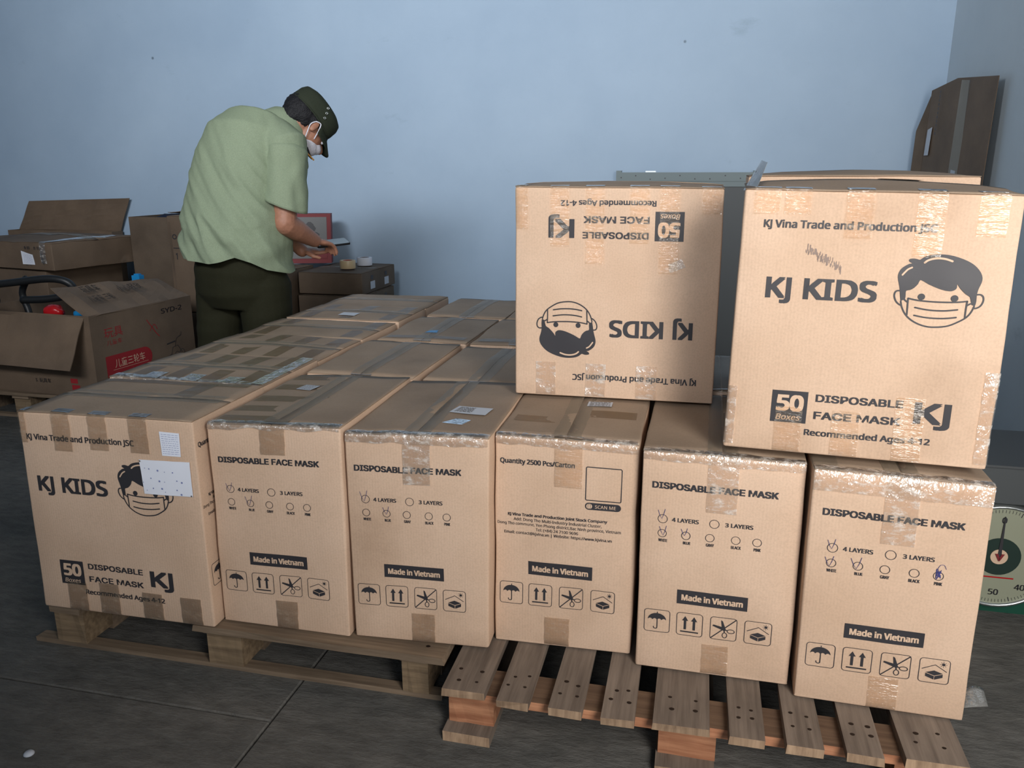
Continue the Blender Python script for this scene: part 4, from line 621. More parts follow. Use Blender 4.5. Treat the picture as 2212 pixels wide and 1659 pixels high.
    def art(s, A, parent, face='front', wmm=328.0, hmm=520.0, part='printed_artwork', absolute=False):
        for (ink, lvl), (vs, fs) in A.L.items():
            U = (s.w if face in ('front', 'back', 'top') else s.d) ; sx = U / wmm; sy = ((s.h) if face != 'top' else s.d) / hmm
            if absolute: sx = sy = 0.001
            zz = [0.0] * len(vs)
            for a0, a1, z_ in getattr(A, 'Z', {}).get((ink, lvl), []):
                for i in range(a0, a1): zz[i] = z_
            pts = [s.face(face, x * sx, y * sy, 0.0010 + 0.0006 * lvl + zz[i]) for i, (x, y) in enumerate(vs)]
            nm = {'knock': 'reversed_lettering', 'pen': 'pen_mark', 'smudge': 'smudge', 'red': 'red_print', 'ink2': 'faded_print'}.get(ink, part)
            link(nm, pts, fs, M[ink], parent)
    def label_sheet(s, parent, face, quad, mat, off=0.0016, n=6, name='paper_label', curl=0.0):
        g = Geo(); vs = []
        for j in range(n + 1):
            for i in range(n + 1):
                u, v = i / n, j / n
                x = (quad[0][0] * (1 - u) + quad[1][0] * u) * (1 - v) + (quad[3][0] * (1 - u) + quad[2][0] * u) * v
                y = (quad[0][1] * (1 - u) + quad[1][1] * u) * (1 - v) + (quad[3][1] * (1 - u) + quad[2][1] * u) * v
                vs.append(s.face(face, x, y, off + curl * abs(noise.noise(V((x * 30, y * 30, 0.5))))))
        fs = [(j * (n + 1) + i, (j + 1) * (n + 1) + i, (j + 1) * (n + 1) + i + 1, j * (n + 1) + i + 1) for j in range(n) for i in range(n)]
        return g.add(vs, fs).build(name, mat, parent, True)
def lines_on(s, parent, face, quad, rows, mat, off=0.0021, wd=0.0012, words=True, name='label_text'):
    """small rows of print on a paper label, as dashes too small to read"""
    g = Geo(); rnd = random.Random(int(quad[0][0] * 9999))
    at = lambda u, v: ((quad[0][0] * (1 - u) + quad[1][0] * u) * (1 - v) + (quad[3][0] * (1 - u) + quad[2][0] * u) * v,
                       (quad[0][1] * (1 - u) + quad[1][1] * u) * (1 - v) + (quad[3][1] * (1 - u) + quad[2][1] * u) * v)
    for k in range(rows):
        v = 0.1 + 0.8 * k / max(1, rows - 1); u = 0.08
        while u < 0.9:
            L = rnd.uniform(0.06, 0.2); a = at(u, v); b = at(min(0.93, u + L), v); h = wd / 2
            g.add([s.face(face, a[0], a[1] - h, off), s.face(face, b[0], b[1] - h, off), s.face(face, b[0], b[1] + h, off), s.face(face, a[0], a[1] + h, off)], [(0, 1, 2, 3)])
            u += L + 0.04
    return g.build(name, mat, parent)
def quad_from(x, y, z0, w_, h, yaw=0.0, lean=0.0):
    c, s_ = math.cos(yaw), math.sin(yaw); a = V((x, y, z0)); b = a + V((c * w_, s_ * w_, 0)); t = V((0, 0, h))
    return [a + t, b + t, b, a]
def uvq(x0, y0, x1, y1): return [(x0, y0), (x1, y0), (x1, y1), (x0, y1)]

# ================================================================== the room
def structure(name, g, mat, **k): o = g.build(name, mat, **k); o['kind'] = 'structure'; return o
XL, XR, YB, YF, ZC = -6.2, 1.253, 5.0, -2.7, 3.9
fl = structure('floor', Geo().box(XL - .1, XR + .1, YF - .1, YB + .1, -0.12, -0.012), M['joint'])
def slab(x0, x1, y0, y1):
    g = Geo(); e = 0.003; gap = 0.0022
    g.add([(x0 + gap, y0 + gap, -0.012), (x1 - gap, y0 + gap, -0.012), (x1 - gap, y1 - gap, -0.012), (x0 + gap, y1 - gap, -0.012),
           (x0 + gap, y0 + gap, -e), (x1 - gap, y0 + gap, -e), (x1 - gap, y1 - gap, -e), (x0 + gap, y1 - gap, -e),
           (x0 + gap + e, y0 + gap + e, 0), (x1 - gap - e, y0 + gap + e, 0), (x1 - gap - e, y1 - gap - e, 0), (x0 + gap + e, y1 - gap - e, 0)],
          [(8, 9, 10, 11), (4, 5, 9, 8), (5, 6, 10, 9), (6, 7, 11, 10), (7, 4, 8, 11), (0, 1, 5, 4), (1, 2, 6, 5), (2, 3, 7, 6), (3, 0, 4, 7)])
    return g.build('floor_slab', M['floor'], fl)
for a in ((XL, -0.893, -2.7, 1.408), (XL, -0.893, 1.408, 5.0), (-0.893, XR, -2.7, 5.0)): slab(*a)
structure('wall_back', Geo().box(XL, XR, YB, YB + .15, 0, ZC), M['wall'])
structure('wall_right', Geo().box(XR, XR + .15, YF, YB + .15, 0, ZC), M['wall_r'])
structure('wall_left', Geo().box(XL - .15, XL, YF, YB + .15, 0, ZC), M['wall'])
structure('wall_front', Geo().box(XL, -0.9, YF - .15, YF, 0, ZC).box(-0.9, XR, YF - .15, YF, 2.9, ZC), M['wall'])
structure('ceiling', Geo().box(XL - .15, XR + .15, YF - .15, YB + .15, ZC, ZC + .1), M['ceil'])

# ================================================================== pallets
def board(parent, x0, x1, y0, y1, z0, z1, mat, nails=(), name='deck_board', ragged=0.0, axis='y', front=None):
    g = Geo(); j = lambda a: random.uniform(-a, a)
    n = 5; vs = []
    for k in range(n + 1):
        t = k / n
        for (a, b) in ((0, 0), (1, 0), (1, 1), (0, 1)):
            e = j(0.0015)
            if axis == 'y': p = ((x1 if a else x0) + e, y0 + (y1 - y0) * t + (j(ragged) if k in (0, n) else 0), (z1 if b else z0))
            else: p = (x0 + (x1 - x0) * t + (j(ragged) if k in (0, n) else 0), (y0 if a else y1) + e, (z1 if b else z0))
            vs.append(p)
    fs = []
    for k in range(n):
        for q in range(4): fs.append((4 * k + q, 4 * k + (q + 1) % 4, 4 * k + 4 + (q + 1) % 4, 4 * k + 4 + q))
    fs += [(3, 2, 1, 0), (4 * n, 4 * n + 1, 4 * n + 2, 4 * n + 3)]
    ox = ((x0 + x1) / 2, (y0 + y1) / 2, (z0 + z1) / 2)
    o = g.add(vs, [f[::-1] for f in fs]).build(name, mat, parent, origin=ox)
    if front:                             # front and back faces get a lighter wood than the top
        o.data.materials.append(M[front])
        for p in o.data.polygons:
            if abs(p.normal.y) > .8: p.material_index = 1
    if nails:
        h = Geo()
        for (x, y) in nails:
            k = 8; r = random.uniform(0.003, 0.0045); c = V((x, y, z1 + 0.0006)) - V(ox)
            h.add([c + V((r * 1.3 * math.cos(t * math.tau / k), r * math.sin(t * math.tau / k), 0)) for t in range(k)] + [c + V((0, 0, -0.002)) + V((r * math.cos(t * math.tau / k), r * math.sin(t * math.tau / k), 0)) for t in range(k)],
                  [tuple(range(k))] + [(t, t + k, (t + 1) % k + k, (t + 1) % k) for t in range(k)])
        h.build('nail_heads', M['nail'], o)
    return o
# right-hand pallet: deck boards run away from the camera
pr = thing('wooden_pallet', 'weathered wooden pallet under the two right-hand front cartons, deck boards end toward camera', 'pallet', (0.03, 1.97, 0))
W2 = lambda o, x, y: None
def P(parent, *a, **k):
    o = parent.location
    x0, x1, y0, y1, z0, z1 = a[:6]
    nails = [(x - o.x, y - o.y) for x, y in k.pop('nails', ())]
    return board(parent, x0 - o.x, x1 - o.x, y0 - o.y, y1 - o.y, z0, z1, *a[6:], nails=nails, **k)
DB = [(-.486, -.391, 1.427), (-.363, -.293, 1.414), (-.251, -.18, 1.412), (-.142, -.073, 1.408), (-.037, .076, 1.416), (.113, .182, 1.409), (.221, .29, 1.407), (.331, .399, 1.409), (.437, .549, 1.416)]
for i, (a, b, y) in enumerate(DB):
    nl = []
    for sy in (1.485, 1.98, 2.48):
        for q in range(4): nl.append((a + (b - a) * (0.28 if q % 2 else 0.74) + random.uniform(-.006, .006), sy + (0.018 if q > 1 else -0.018) + random.uniform(-.006, .006)))
    P(pr, a, b, y, 2.55, .1215, .1395, M['wood_y'], nails=nl, ragged=0.003, front='wood_end')
for y in (1.447, 1.95, 2.44): P(pr, -.475, .545, y, y + .092, .1005, .1215, M['wood_brown'], name='stringer_board', axis='x', front='wood_r')
for xa, xb in ((-.487, -.384), (-.025, .093), (.437, .548)):
    P(pr, xa - .004, xb, 1.437, 2.545, 0, .0205, M['wood_y'], name='bottom_board', ragged=0.004, front='wood_end')
    for y in (1.478, 1.95, 2.44): P(pr, xa, xb, y, y + .09, .0205, .1005, M['wood_r'], name='block', axis='x')
# left-hand pallets: deck boards run across
def cross_pallet(x0, x1, y0, depth, label, mat, short=False, group=None):
    p = thing('wooden_pallet', label, 'pallet', ((x0 + x1) / 2, y0 + depth / 2, 0), 0, group); n = 8
    for k in range(n):
        ya = y0 + (depth - .09) * k / (n - 1)
        if short and k == 0: P(p, x0 + .50, x1, ya - .012, ya + .08, .122, .139, mat, ragged=.006, axis='x', nails=[(x, ya + .03) for x in (x0 + .55, x1 - .05)]); continue
        P(p, x0, x1, ya, ya + .088, .122, .139, mat, ragged=.006, axis='x', nails=[(x + random.uniform(-.01, .01), ya + .04) for x in (x0 + .05, (x0 + x1) / 2, x1 - .05)])
    for ya in (y0 + .035, y0 + depth / 2 - .04, y0 + depth - .125):
        P(p, x0 - .01, x1 - .02, ya - .01, ya + .022, 0, .013, mat, name='bottom_board', axis='x', ragged=.005)
        for xa, xb in ((x0 + .06, x0 + .15), ((x0 + x1) / 2 - .06, (x0 + x1) / 2 + .035), (x1 - .115, x1 - .05)):
            P(p, xa, xb, ya - .012, ya + .085, .0135, .105, M['wood_blk'], name='block', axis='x')
    for xa, xb in ((x0 + .06, x0 + .15), ((x0 + x1) / 2 - .06, (x0 + x1) / 2 + .035), (x1 - .115, x1 - .05)):
        P(p, xa, xb, y0 + .01, y0 + depth, .105, .122, mat, name='stringer_board')
        for k in range(2): P(p, xb - .03, xb, (y0 + .122, y0 + depth / 2 + .047)[k], (y0 + depth / 2 - .054, y0 + depth - .139)[k], .0, .06, mat, name='runner')
    return p
cross_pallet(-1.66, -.515, 1.54, 1.04, 'worn wooden pallet under the three left-hand front cartons, boards across', M['wood_x'], short=True)
cross_pallet(-1.66, -.515, 2.62, .94, 'wooden pallet at the back, under the rearmost cartons of the big stack', M['wood_x'])

# ================================================================== the mask cartons
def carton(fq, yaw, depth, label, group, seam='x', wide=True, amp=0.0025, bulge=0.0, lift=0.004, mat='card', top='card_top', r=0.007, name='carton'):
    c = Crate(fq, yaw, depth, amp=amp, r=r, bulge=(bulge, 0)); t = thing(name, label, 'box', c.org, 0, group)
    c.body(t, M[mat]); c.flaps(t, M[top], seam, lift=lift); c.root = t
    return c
def seam_tape(c, seam, front_down=0.08, w_=0.062, mat='tape_seam', fm='tape'):
    """tape over the flap seam; for a depth-wise seam it folds down the front"""
    t = c.root
    if seam == 'y':
        x = c.w / 2 - w_ / 2; r = c.r; n = 16
        pts = [(c.d - r * 2 - (c.d - r * 4) * k / n, c.h, 0.0058) for k in range(n + 1)]
        c.strip(t, M[mat], x, x + w_, pts, 'seam_tape')
        c.strip(t, M[fm], x + .004, x + w_ + .004, c.top_to_front(front_down, 0.012, 0.0050, 0.0024), 'packing_tape', skew=random.uniform(-.006, .006))
    else:
        y0 = c.d / 2 - w_ / 2; rows = []
        for j in range(4): rows.append([((0.02 + (c.w - 0.04) * i / 20, y0 + w_ * j / 3, c.h), 0.0058) for i in range(21)])
        c.grid(rows).build('seam_tape', M[mat], t, True)
G1, G2_, G3 = 'mask cartons in the front row', 'mask cartons stacked two high', 'sealed cartons behind the front row'
TAPEW = 0.058
def top_strip(c, x0, x1, y0, y1, mat, off=0.0048):
    rows = [[((x0 + (x1 - x0) * i / 8, y0 + (y1 - y0) * j / 8, c.h), off) for i in range(9)] for j in range(9)]
    return c.grid(rows).build('packing_tape', M[mat], c.root, True)
# A: front left, wide face forward
A = carton([[-1.5698, 1.5188, 0.6659], [-1.0966, 1.5242, 0.6706], [-1.0945, 1.5243, 0.141], [-1.5809, 1.5186, 0.141]], 0.0116, 0.325,
           'front left carton showing its wide face with a stuck-on white paper over the boy emblem', G1, 'x')
ar = Art((.985, -21, .98, 11)); art_wide(ar); A.art(ar, A.root, wmm=482)
seam_tape(A, 'x')
for x in (0.0, .095, .195, .305):
    A.strip(A.root, M['tape'], x, x + (.05 if x else .02), A.top_to_front(.075 + .02 * random.random(), .03), skew=.004)
for x in (.08, .17, .29, .395): A.strip(A.root, M['tape'], x, x + .055, A.bottom_front(.07 + .02 * random.random()))
A.label_sheet(A.root, 'front', [(.391, .437), (.440, .437), (.442, .494), (.390, .496)], M['paper'], .002, name='paper_label')
lines_on(A, A.root, 'front', [(.391, .437), (.440, .437), (.442, .494), (.390, .496)], 10, M['bluepaint'], .0026, .0009)
A.label_sheet(A.root, 'front', [(.333, .339), (.461, .340), (.462, .426), (.328, .424)], M['paper'], .0032, name='taped_paper', curl=.002)
dots = Art()
for k in range(17):
    x, y = 338 + (k % 6) * 20 + random.uniform(-7, 7), 350 + (k // 6) * 25 + random.uniform(-8, 8); rr = 1.0 + (k % 3) * .7
    if k % 3 == 0: dots.poly([(x + (rr * 1.7 if q % 2 else rr * .7) * math.cos(q * math.pi / 5), y + (rr * 1.7 if q % 2 else rr * .7) * math.sin(q * math.pi / 5)) for q in range(10)], 'bluepaint')
    else: dots.disc(x, y, rr, 'bluepaint', 0, 8)
for (k, (vs, fs)) in dots.L.items(): link('printed_dots', [A.face('front', x / 1000, y / 1000, .0055) for x, y in vs], fs, M['bluepaint'], A.root)
st = Art(); 
for (x, y) in ((331.5, 421), (458, 342.5)): st.disc(x, y, 2, 'ink2', 0, 10)
for (k, (vs, fs)) in st.L.items(): link('staple', [A.face('front', x / 1000, y / 1000, .0056) for x, y in vs], fs, M['ink2'], A.root)
sd = Art(); art_quantity(sd); A.art(sd, A.root, face='right', wmm=328)
# B, C, E, F narrow faces
def narrow(fq, yaw, label, aff, ticks, back=.475, shiny=False, dn=.08, tapex=None):
    c = carton(fq, yaw, back, label, G1, 'y', amp=.003)
    a = Art(aff); art_narrow(a, ticks); c.art(a, c.root)
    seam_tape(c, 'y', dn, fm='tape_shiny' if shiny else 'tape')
    c.strip(c.root, M['tape'], c.w / 2 - .02, c.w / 2 + .036, c.bottom_front(.075))
    return c
B = narrow([[-1.0861, 1.5562, 0.6571], [-0.7513, 1.5602, 0.6686], [-0.7567, 1.5602, 0.141], [-1.0915, 1.5561, 0.1441]], .0120,
           'front row carton second from left, ticks at four layers and blue, pale smudges on face', (.985, 0, .975, 0), [(49, 367, 1), (98, 333, 1.1)], dn=.07)
Cc = narrow([[-0.7496, 1.5669, 0.6559], [-0.4155, 1.5832, 0.6616], [-0.4214, 1.5829, 0.1448], [-0.7478, 1.5669, 0.1422]], .020,
            'front row carton third from left, shiny tape above the heading and shipping label on top', (.97, -3, .99, -2), [(48, 367, 1.1), (100, 336, .9)], shiny=True, dn=.115)
D = carton([[-0.4170, 1.6284, 0.6571], [-0.0975, 1.6318, 0.6538], [-0.0994, 1.6318, 0.1449], [-0.4200, 1.6284, 0.141]], .0104, .475,
           'front row carton showing the quantity and company address panel', G1, 'y', amp=.0045)
a = Art(); art_quantity(a); D.art(a, D.root)
seam_tape(D, 'y', .11); D.strip(D.root, M['tape'], .12, .178, D.bottom_front(.075))
E_ = narrow([[-0.0923, 1.5977, 0.6576], [0.2383, 1.5932, 0.6539], [0.2412, 1.5931, 0.1445], [-0.0881, 1.5976, 0.1426]], -.0136,
            'front row carton second from right, pen ticks at four layers, white and blue', (1, 0, 1, 0), [(49, 372, .9), (53, 333, .9), (97, 337, .8)], shiny=True, dn=.125)
F_ = narrow([[0.2416, 1.5595, 0.6587], [0.5664, 1.5506, 0.6511], [0.5732, 1.5504, 0.1438], [0.2465, 1.5594, 0.143]], -.0276,
            'rightmost front row carton with pink option scribbled over in blue pen', (1.02, 0, 1.0, -12), [(49, 369, .9), (48, 331, 1), (98, 333, 1.2)], shiny=True, dn=.14)
sc_ = Art((1.02, 0, 1, -12))
pts = [(240 + 6 * math.cos(k * 2.1) + (k % 3), 335 + 11 * math.sin(k * 2.7) + k * .25) for k in range(22)]; sc_.line(pts, .8, 'pen', 1, 3)
sc_.line([(238, 345), (243, 357), (250, 358), (254, 350)], .8, 'pen', 1, 3); F_.art(sc_, F_.root)
for c, s_ in ((B, .3), (Cc, 1.0), (D, 2.0), (E_, 3.0), (F_, 4.0)):
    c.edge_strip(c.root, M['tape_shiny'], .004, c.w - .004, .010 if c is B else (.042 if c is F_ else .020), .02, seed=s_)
top_strip(F_, .0, .05, .0, .14, 'tape_seam')
# smudges / stains (wear with its own shape)
def smudge(c, u, v, n, w_, h, ang, seed, mat='smudge'):
    rnd = random.Random(seed); g = Geo()
    for k in range(n):
        t = k / n; x = u + w_ * t; y = v + math.tan(ang) * w_ * t + rnd.uniform(-h, h); l = rnd.uniform(.002, .008); ww = rnd.uniform(.0004, .0011)
        g.add([c.face('front', x - ww, y - l, .0009), c.face('front', x + ww, y - l, .0009), c.face('front', x + ww, y + l, .0009), c.face('front', x - ww, y + l, .0009)], [(0, 1, 2, 3)])
    g.build('smudge', M[mat], c.root)
# upper pair
Gx = carton([[-0.4391, 1.9304, 1.1838], [0.0530, 1.9412, 1.1827], [0.0560, 1.9414, 0.664], [-0.439, 1.9304, 0.6647]], .0224, .328,
            'upper carton standing upside down, its lettering inverted', G2_, 'x', bulge=.006, lift=.008)
a = Art(); art_wide(a)
b = Art()
for k, (vs, fs) in a.L.items(): b.L[k] = ([(482 - (x * .975 + 2), 520 - (y * 1.05 - 11)) for x, y in vs], fs)
b.Z = a.Z
Gx.art(b, Gx.root, wmm=482)
for x, l in ((.0, .10), (.085, .14), (.17, .18), (.275, .13), (.345, .20), (.44, .06)):
    Gx.strip(Gx.root, M['tape'], x, x + (.045 if x else .03), Gx.top_to_front(l, .03), skew=.003)
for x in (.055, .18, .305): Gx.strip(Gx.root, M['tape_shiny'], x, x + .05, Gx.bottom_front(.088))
Gx.label_sheet(Gx.root, 'front', [(.375, .318), (.412, .332), (.402, .352), (.372, .338)], M['film'], .002, name='torn_tape')
H_ = carton([[0.078, 1.6099, 1.187], [0.5481, 1.5798, 1.1787], [0.5526, 1.5795, 0.6695], [0.0695, 1.6104, 0.6695]], -.0639, .33,
            'large bright upper carton nearest the right edge, wide face upright', G2_, 'x', bulge=.012, lift=.012)
a = Art(); art_wide(a); H_.art(a, H_.root, wmm=482)
for x in (.02, .075, .185, .305, .405):
    H_.strip(H_.root, M['tape'], x, x + .048, H_.top_to_front(.045 + .04 * (x == .185) + .03 * (x == .405) + .07 * (x == .305), .03))
for x, l in ((.095, .095), (.20, .095), (.31, .13)): H_.strip(H_.root, M['tape'], x, x + .05, H_.bottom_front(l), skew=.002)
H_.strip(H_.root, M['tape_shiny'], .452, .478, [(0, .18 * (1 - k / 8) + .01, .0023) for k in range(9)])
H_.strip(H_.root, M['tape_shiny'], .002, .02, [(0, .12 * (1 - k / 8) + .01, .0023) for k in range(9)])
smudge(H_, .122, .402, 46, .066, .006, -.45, 4, 'smudge')
H_.label_sheet(H_.root, 'top', uvq(.26, .16, .34, .26), M['paper_grey'], .012, name='paper_label')
H2 = carton(quad_from(.10, 1.955, .669, .482, .54, -.03), -.03, .328, 'carton behind the bright upper carton, only its lid showing', G2_, 'x', bulge=.008)
g = Geo().sheet([(.078, 1.70, 1.180), (.100, 1.64, 1.182), (.118, 1.66, 1.232), (.112, 1.72, 1.236)], .0006, 6, 6, .0, 3, .006)
tag(g.build('plastic_film', M['film'], origin=(.09, 1.68, 1.18)), 'upright scrap of clear film between the two upper cartons', 'plastic film')

# rows behind
def rowbox(x, y, w_, d, h, label, seam, yaw=0.0, z=.141, bulge=.004, mat='card', top='card_top', strips=0, lbl=None, group=G3, amp=.004):
    c = carton(quad_from(x, y, z, w_, h, yaw), yaw, d, label, group, seam, bulge=bulge, amp=amp, lift=.003, mat=mat, top=top)
    seam_tape(c, seam, .06)
    for k in range(strips):
        u = .05 + (w_ - .14) * k / max(1, strips - 1)
        if seam == 'x':
            top_strip(c, u, u + .05, d * .04, d * .46, 'tape_top'); top_strip(c, u + .012, u + .062, d * .54, d * .96, 'tape_top')
        else: top_strip(c, .02, w_ - .02, .04 + (d - .14) * k / max(1, strips - 1), .09 + (d - .14) * k / max(1, strips - 1), 'tape_top', .0050)
    if lbl: c.label_sheet(c.root, 'top', lbl[0], M[lbl[1]], .0068); 
    return c
ords = ['second', 'third', 'fourth', 'fifth', 'sixth']
zs = [.526, .522, .520, .523, .520]; ys = [1.853, 2.186, 2.515, 2.852, 3.190]; st_ = [4, 4, 2, 3, 0]
lb = [None, None, None, (uvq(.20, .05, .27, .11), 'paper_grey'), None]
for k in range(5):
    c = rowbox(-1.583 + .006 * math.sin(k * 3.0), ys[k], .474, .325, zs[k], 'sealed carton in the left column of the big stack, %s from the front' % ords[k], 'x', .006 * math.sin(k * 5), strips=st_[k], lbl=lb[k])
    if k == 0:
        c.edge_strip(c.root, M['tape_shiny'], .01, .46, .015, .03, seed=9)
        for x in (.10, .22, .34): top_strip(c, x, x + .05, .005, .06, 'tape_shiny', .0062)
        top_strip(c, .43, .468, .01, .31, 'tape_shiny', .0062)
B2 = rowbox(-1.083, 2.047, .325, .478, .518, 'sealed carton directly behind the second front carton from left', 'y')
B3 = rowbox(-1.072, 2.54, .325, .478, .516, 'sealed carton in the second column from left, third row back', 'y', strips=1)
B4 = rowbox(-1.055, 3.03, .325, .478, .517, 'sealed carton at the far end of the second column from left', 'y')
C2 = rowbox(-.742, 2.072, .325, .462, .510, 'sealed carton directly behind the third front carton from left, lid sunken', 'y')
C3 = rowbox(-.738, 2.545, .325, .478, .516, 'sealed carton in the third column from left with a turquoise patch beside it, third row', 'y', strips=1)
C4 = rowbox(-.728, 3.03, .325, .478, .518, 'sealed carton at the far end of the third column from left', 'y', lbl=(uvq(.17, .12, .25, .19), 'paper_grey'))
C3.root['label'] = 'sealed carton in the third column from left, third row back'
D2 = rowbox(-.41, 2.13, .322, .44, .518, 'sealed carton directly behind the address panel carton, under the inverted one', 'y')
E2 = rowbox(-.080, 2.10, .322, .44, .518, 'sealed carton behind the second from right front carton, below the upper pair', 'y')
F2 = rowbox(.25, 2.06, .322, .47, .518, 'sealed carton behind the rightmost front carton, under the upper pair', 'y')
B3.label_sheet(B3.root, 'top', [(.135, .13), (.18, .13), (.17, .18), (.14, .17)], M['bluep'], .0066, name='turquoise_tape_scrap')
# labels and tape on the front row lids
Cc.label_sheet(Cc.root, 'top', [(.195, .165), (.285, .15), (.292, .205), (.205, .22)], M['paper_grey'], .0072)
lines_on(Cc, Cc.root, 'top', [(.200, .17), (.25, .165), (.255, .205), (.21, .215)], 8, M['ink2'], .0078, .0022)
Cc.label_sheet(Cc.root, 'top', [(.20, .085), (.25, .075), (.262, .11), (.225, .12)], M['film'], .0072, name='torn_tape')
B.label_sheet(B.root, 'top', [(.075, .30), (.12, .29), (.128, .335), (.085, .345)], M['paper_grey'], .0072)
lines_on(B, B.root, 'top', [(.075, .30), (.12, .29), (.128, .335), (.085, .345)], 6, M['ink2'], .0078, .002)
for y0 in (.012, .10, .19, .30, .40): top_strip(B, .012, .15 + .05 * (y0 < .2), y0, y0 + .05, 'tape_top')
D.label_sheet(D.root, 'top', [(.175, .245), (.235, .245), (.235, .285), (.175, .285)], M['paper_grey'], .0072)
lines_on(D, D.root, 'top', [(.175, .245), (.235, .245), (.235, .285), (.175, .285)], 6, M['ink2'], .0078, .0022)
top_strip(D, .02, .14, .11, .16, 'tape_top'); top_strip(D, .19, .30, .17, .22, 'tape_top'); top_strip(A, .30, .36, .17, .3, 'tape_top'); top_strip(A, .02, .45, .285, .318, 'tape_top')

# ================================================================== far wall, right: metal frame, corner sheet, scale
fr = thing('metal_frame_panel', 'grey metal framed panel leaning on the back wall behind the upper cartons', 'panel', (-.12, 4.93, 0))
def fb(x0, x1, y0, y1, z0, z1): return (x0 + .12, x1 + .12, y0 - 4.93, y1 - 4.93, z0, z1)
Geo().box(*fb(-.47, .28, 4.90, 4.945, 1.165, 1.215)).build('top_rail', M['alu'], fr)
for x in (-.50, .28): Geo().box(*fb(x, x + .03, 4.90, 4.945, 0, 1.225)).build('stile', M['alu'], fr)
Geo().box(*fb(-.47, .28, 4.90, 4.945, 0, .05)).build('bottom_rail', M['alu'], fr)
Geo().box(*fb(-.47, .28, 4.915, 4.93, .05, 1.135)).build('board_panel', M['greyp'], fr)
Geo().box(*fb(-.47, .28, 4.905, 4.94, 1.135, 1.165)).build('inner_strip', M['alu'], fr)
Geo().box(*fb(-.33, -.27, 4.91, 4.935, 1.216, 1.223)).build('bracket', M['steel'], fr)
hs = Geo()
for i in range(9): hs.lathe([(0.0, 0.0006), (.004, 0.0006), (.004, -.001)], (-.47 + .085 * i + .12, 4.8995 - 4.93, 1.185 + .012 * math.sin(i * 2)), 8, 'y')
hs.build('screw_holes', M['ink'], fr)

cs = thing('cardboard_sheet', 'tall folded cardboard sheet leaning in the right-hand corner of the room', 'cardboard', (1.16, 4.45, 0))
def cq(pts): return [V(p) - V((1.16, 4.45, 0)) for p in pts]
Geo().sheet(cq([(1.120, 4.80, 0), (1.195, 4.0, 0), (1.215, 4.02, 1.632), (1.175, 4.55, 1.660)]), .004, 8, 12, .0, 1, .008)
gs = Geo()
gs.add(*(lambda q: ([p for p in q] + [p + V((.004, .002, 0)) for p in q], [(0, 1, 2, 3, 4), (9, 8, 7, 6, 5), (0, 5, 6, 1), (1, 6, 7, 2), (2, 7, 8, 3), (3, 8, 9, 4), (4, 9, 5, 0)]))(
    cq([(1.122, 4.82, 0), (1.188, 4.02, 0), (1.212, 4.03, 1.615), (1.176, 4.50, 1.655), (1.145, 4.83, 1.628)])))
gs.build('panel', M['card_old'], cs)
Geo().slab(cq([(1.085, 4.90, 0), (1.121, 4.822, 0), (1.144, 4.832, 1.60), (1.11, 4.91, 1.43)]), .004).build('side_flap', M['card_dark'], cs)
Geo().slab(cq([(1.1525, 4.44, 0), (1.1605, 4.33, 0), (1.1885, 4.33, 1.628), (1.1775, 4.44, 1.640)]), .0008).build('brown_tape_band', M['tape_top'], cs)
Geo().slab(cq([(1.1345, 4.79, 1.30), (1.1385, 4.73, 1.30), (1.1435, 4.73, 1.44), (1.1385, 4.79, 1.43)]), .0008).build('paper_label', M['paper_grey'], cs)
gk = Geo()
for i in range(11):
    z = 1.40 + i * .02; yk = 4.665; xk = 1.1405 + (z - 1.3) * .015; gk.slab(cq([(xk, yk, z), (xk + .001, yk - .012, z), (xk + .001, yk - .012, z + .012), (xk, yk, z + .012)]), .0006)
gk.build('printed_marks', M['ink'], cs)

sc = thing('weighing_scale', 'green spring weighing scale with a round dial on the floor at right', 'scale', (.90, 2.42, 0))
Geo().box(-.19, .19, -.12, .13, .0, .05).box(-.17, .17, -.10, .11, .05, .335).build('housing', M['greenp'], sc)
Geo().box(-.19, .19, -.16, .16, .345, .45).build('weighing_tray', M['greyp'], sc)
Geo().box(-.20, .20, -.17, .17, .45, .456).build('tray_top', M['greyp'], sc)
Geo().tube([(-.10, 0, .33), (-.10, 0, .346)], .03, 12).tube([(.10, 0, .33), (.10, 0, .346)], .03, 12).build('tray_support', M['greenp'], sc)
dc = V((-.042, -.142, .184))
dl = Geo().lathe([(0, .006), (.146, .006), (.146, -.04), (0, -.04)], dc, 48, 'y').build('dial', M['dial'], sc)
Geo().lathe([(.143, .004), (.145, .013), (.151, .013), (.152, -.04)], dc, 48, 'y').build('dial_rim', M['steel'], sc, True)
Geo().lathe([(0, .008), (.055, .008), (.055, .005)], dc, 32, 'y').build('dial_centre', M['dialc'], sc)
Geo().lathe([(0, .0095), (.022, .0095), (.022, .007)], dc, 24, 'y').build('dial_badge', M['knock'], sc)
nm = Geo(); rd = Geo()
def dial_text(g, t, cx, cz, h, y):
    vs, fs = text2d(t); mn = min(v[0] for v in vs); mx_ = max(v[0] for v in vs); s_ = h / CAPH
    for d in (-.0008, .0008): g.add([(dc.x + cx + (x - (mn + mx_) / 2) * s_ + d, dc.y - y, dc.z + cz + v * s_ - h / 2) for x, v in vs], fs)
for k in range(10):
    an = math.radians(90 - 36 * k); dial_text(nm, str(k * 10), .108 * math.cos(an), .108 * math.sin(an), .017, .0072)
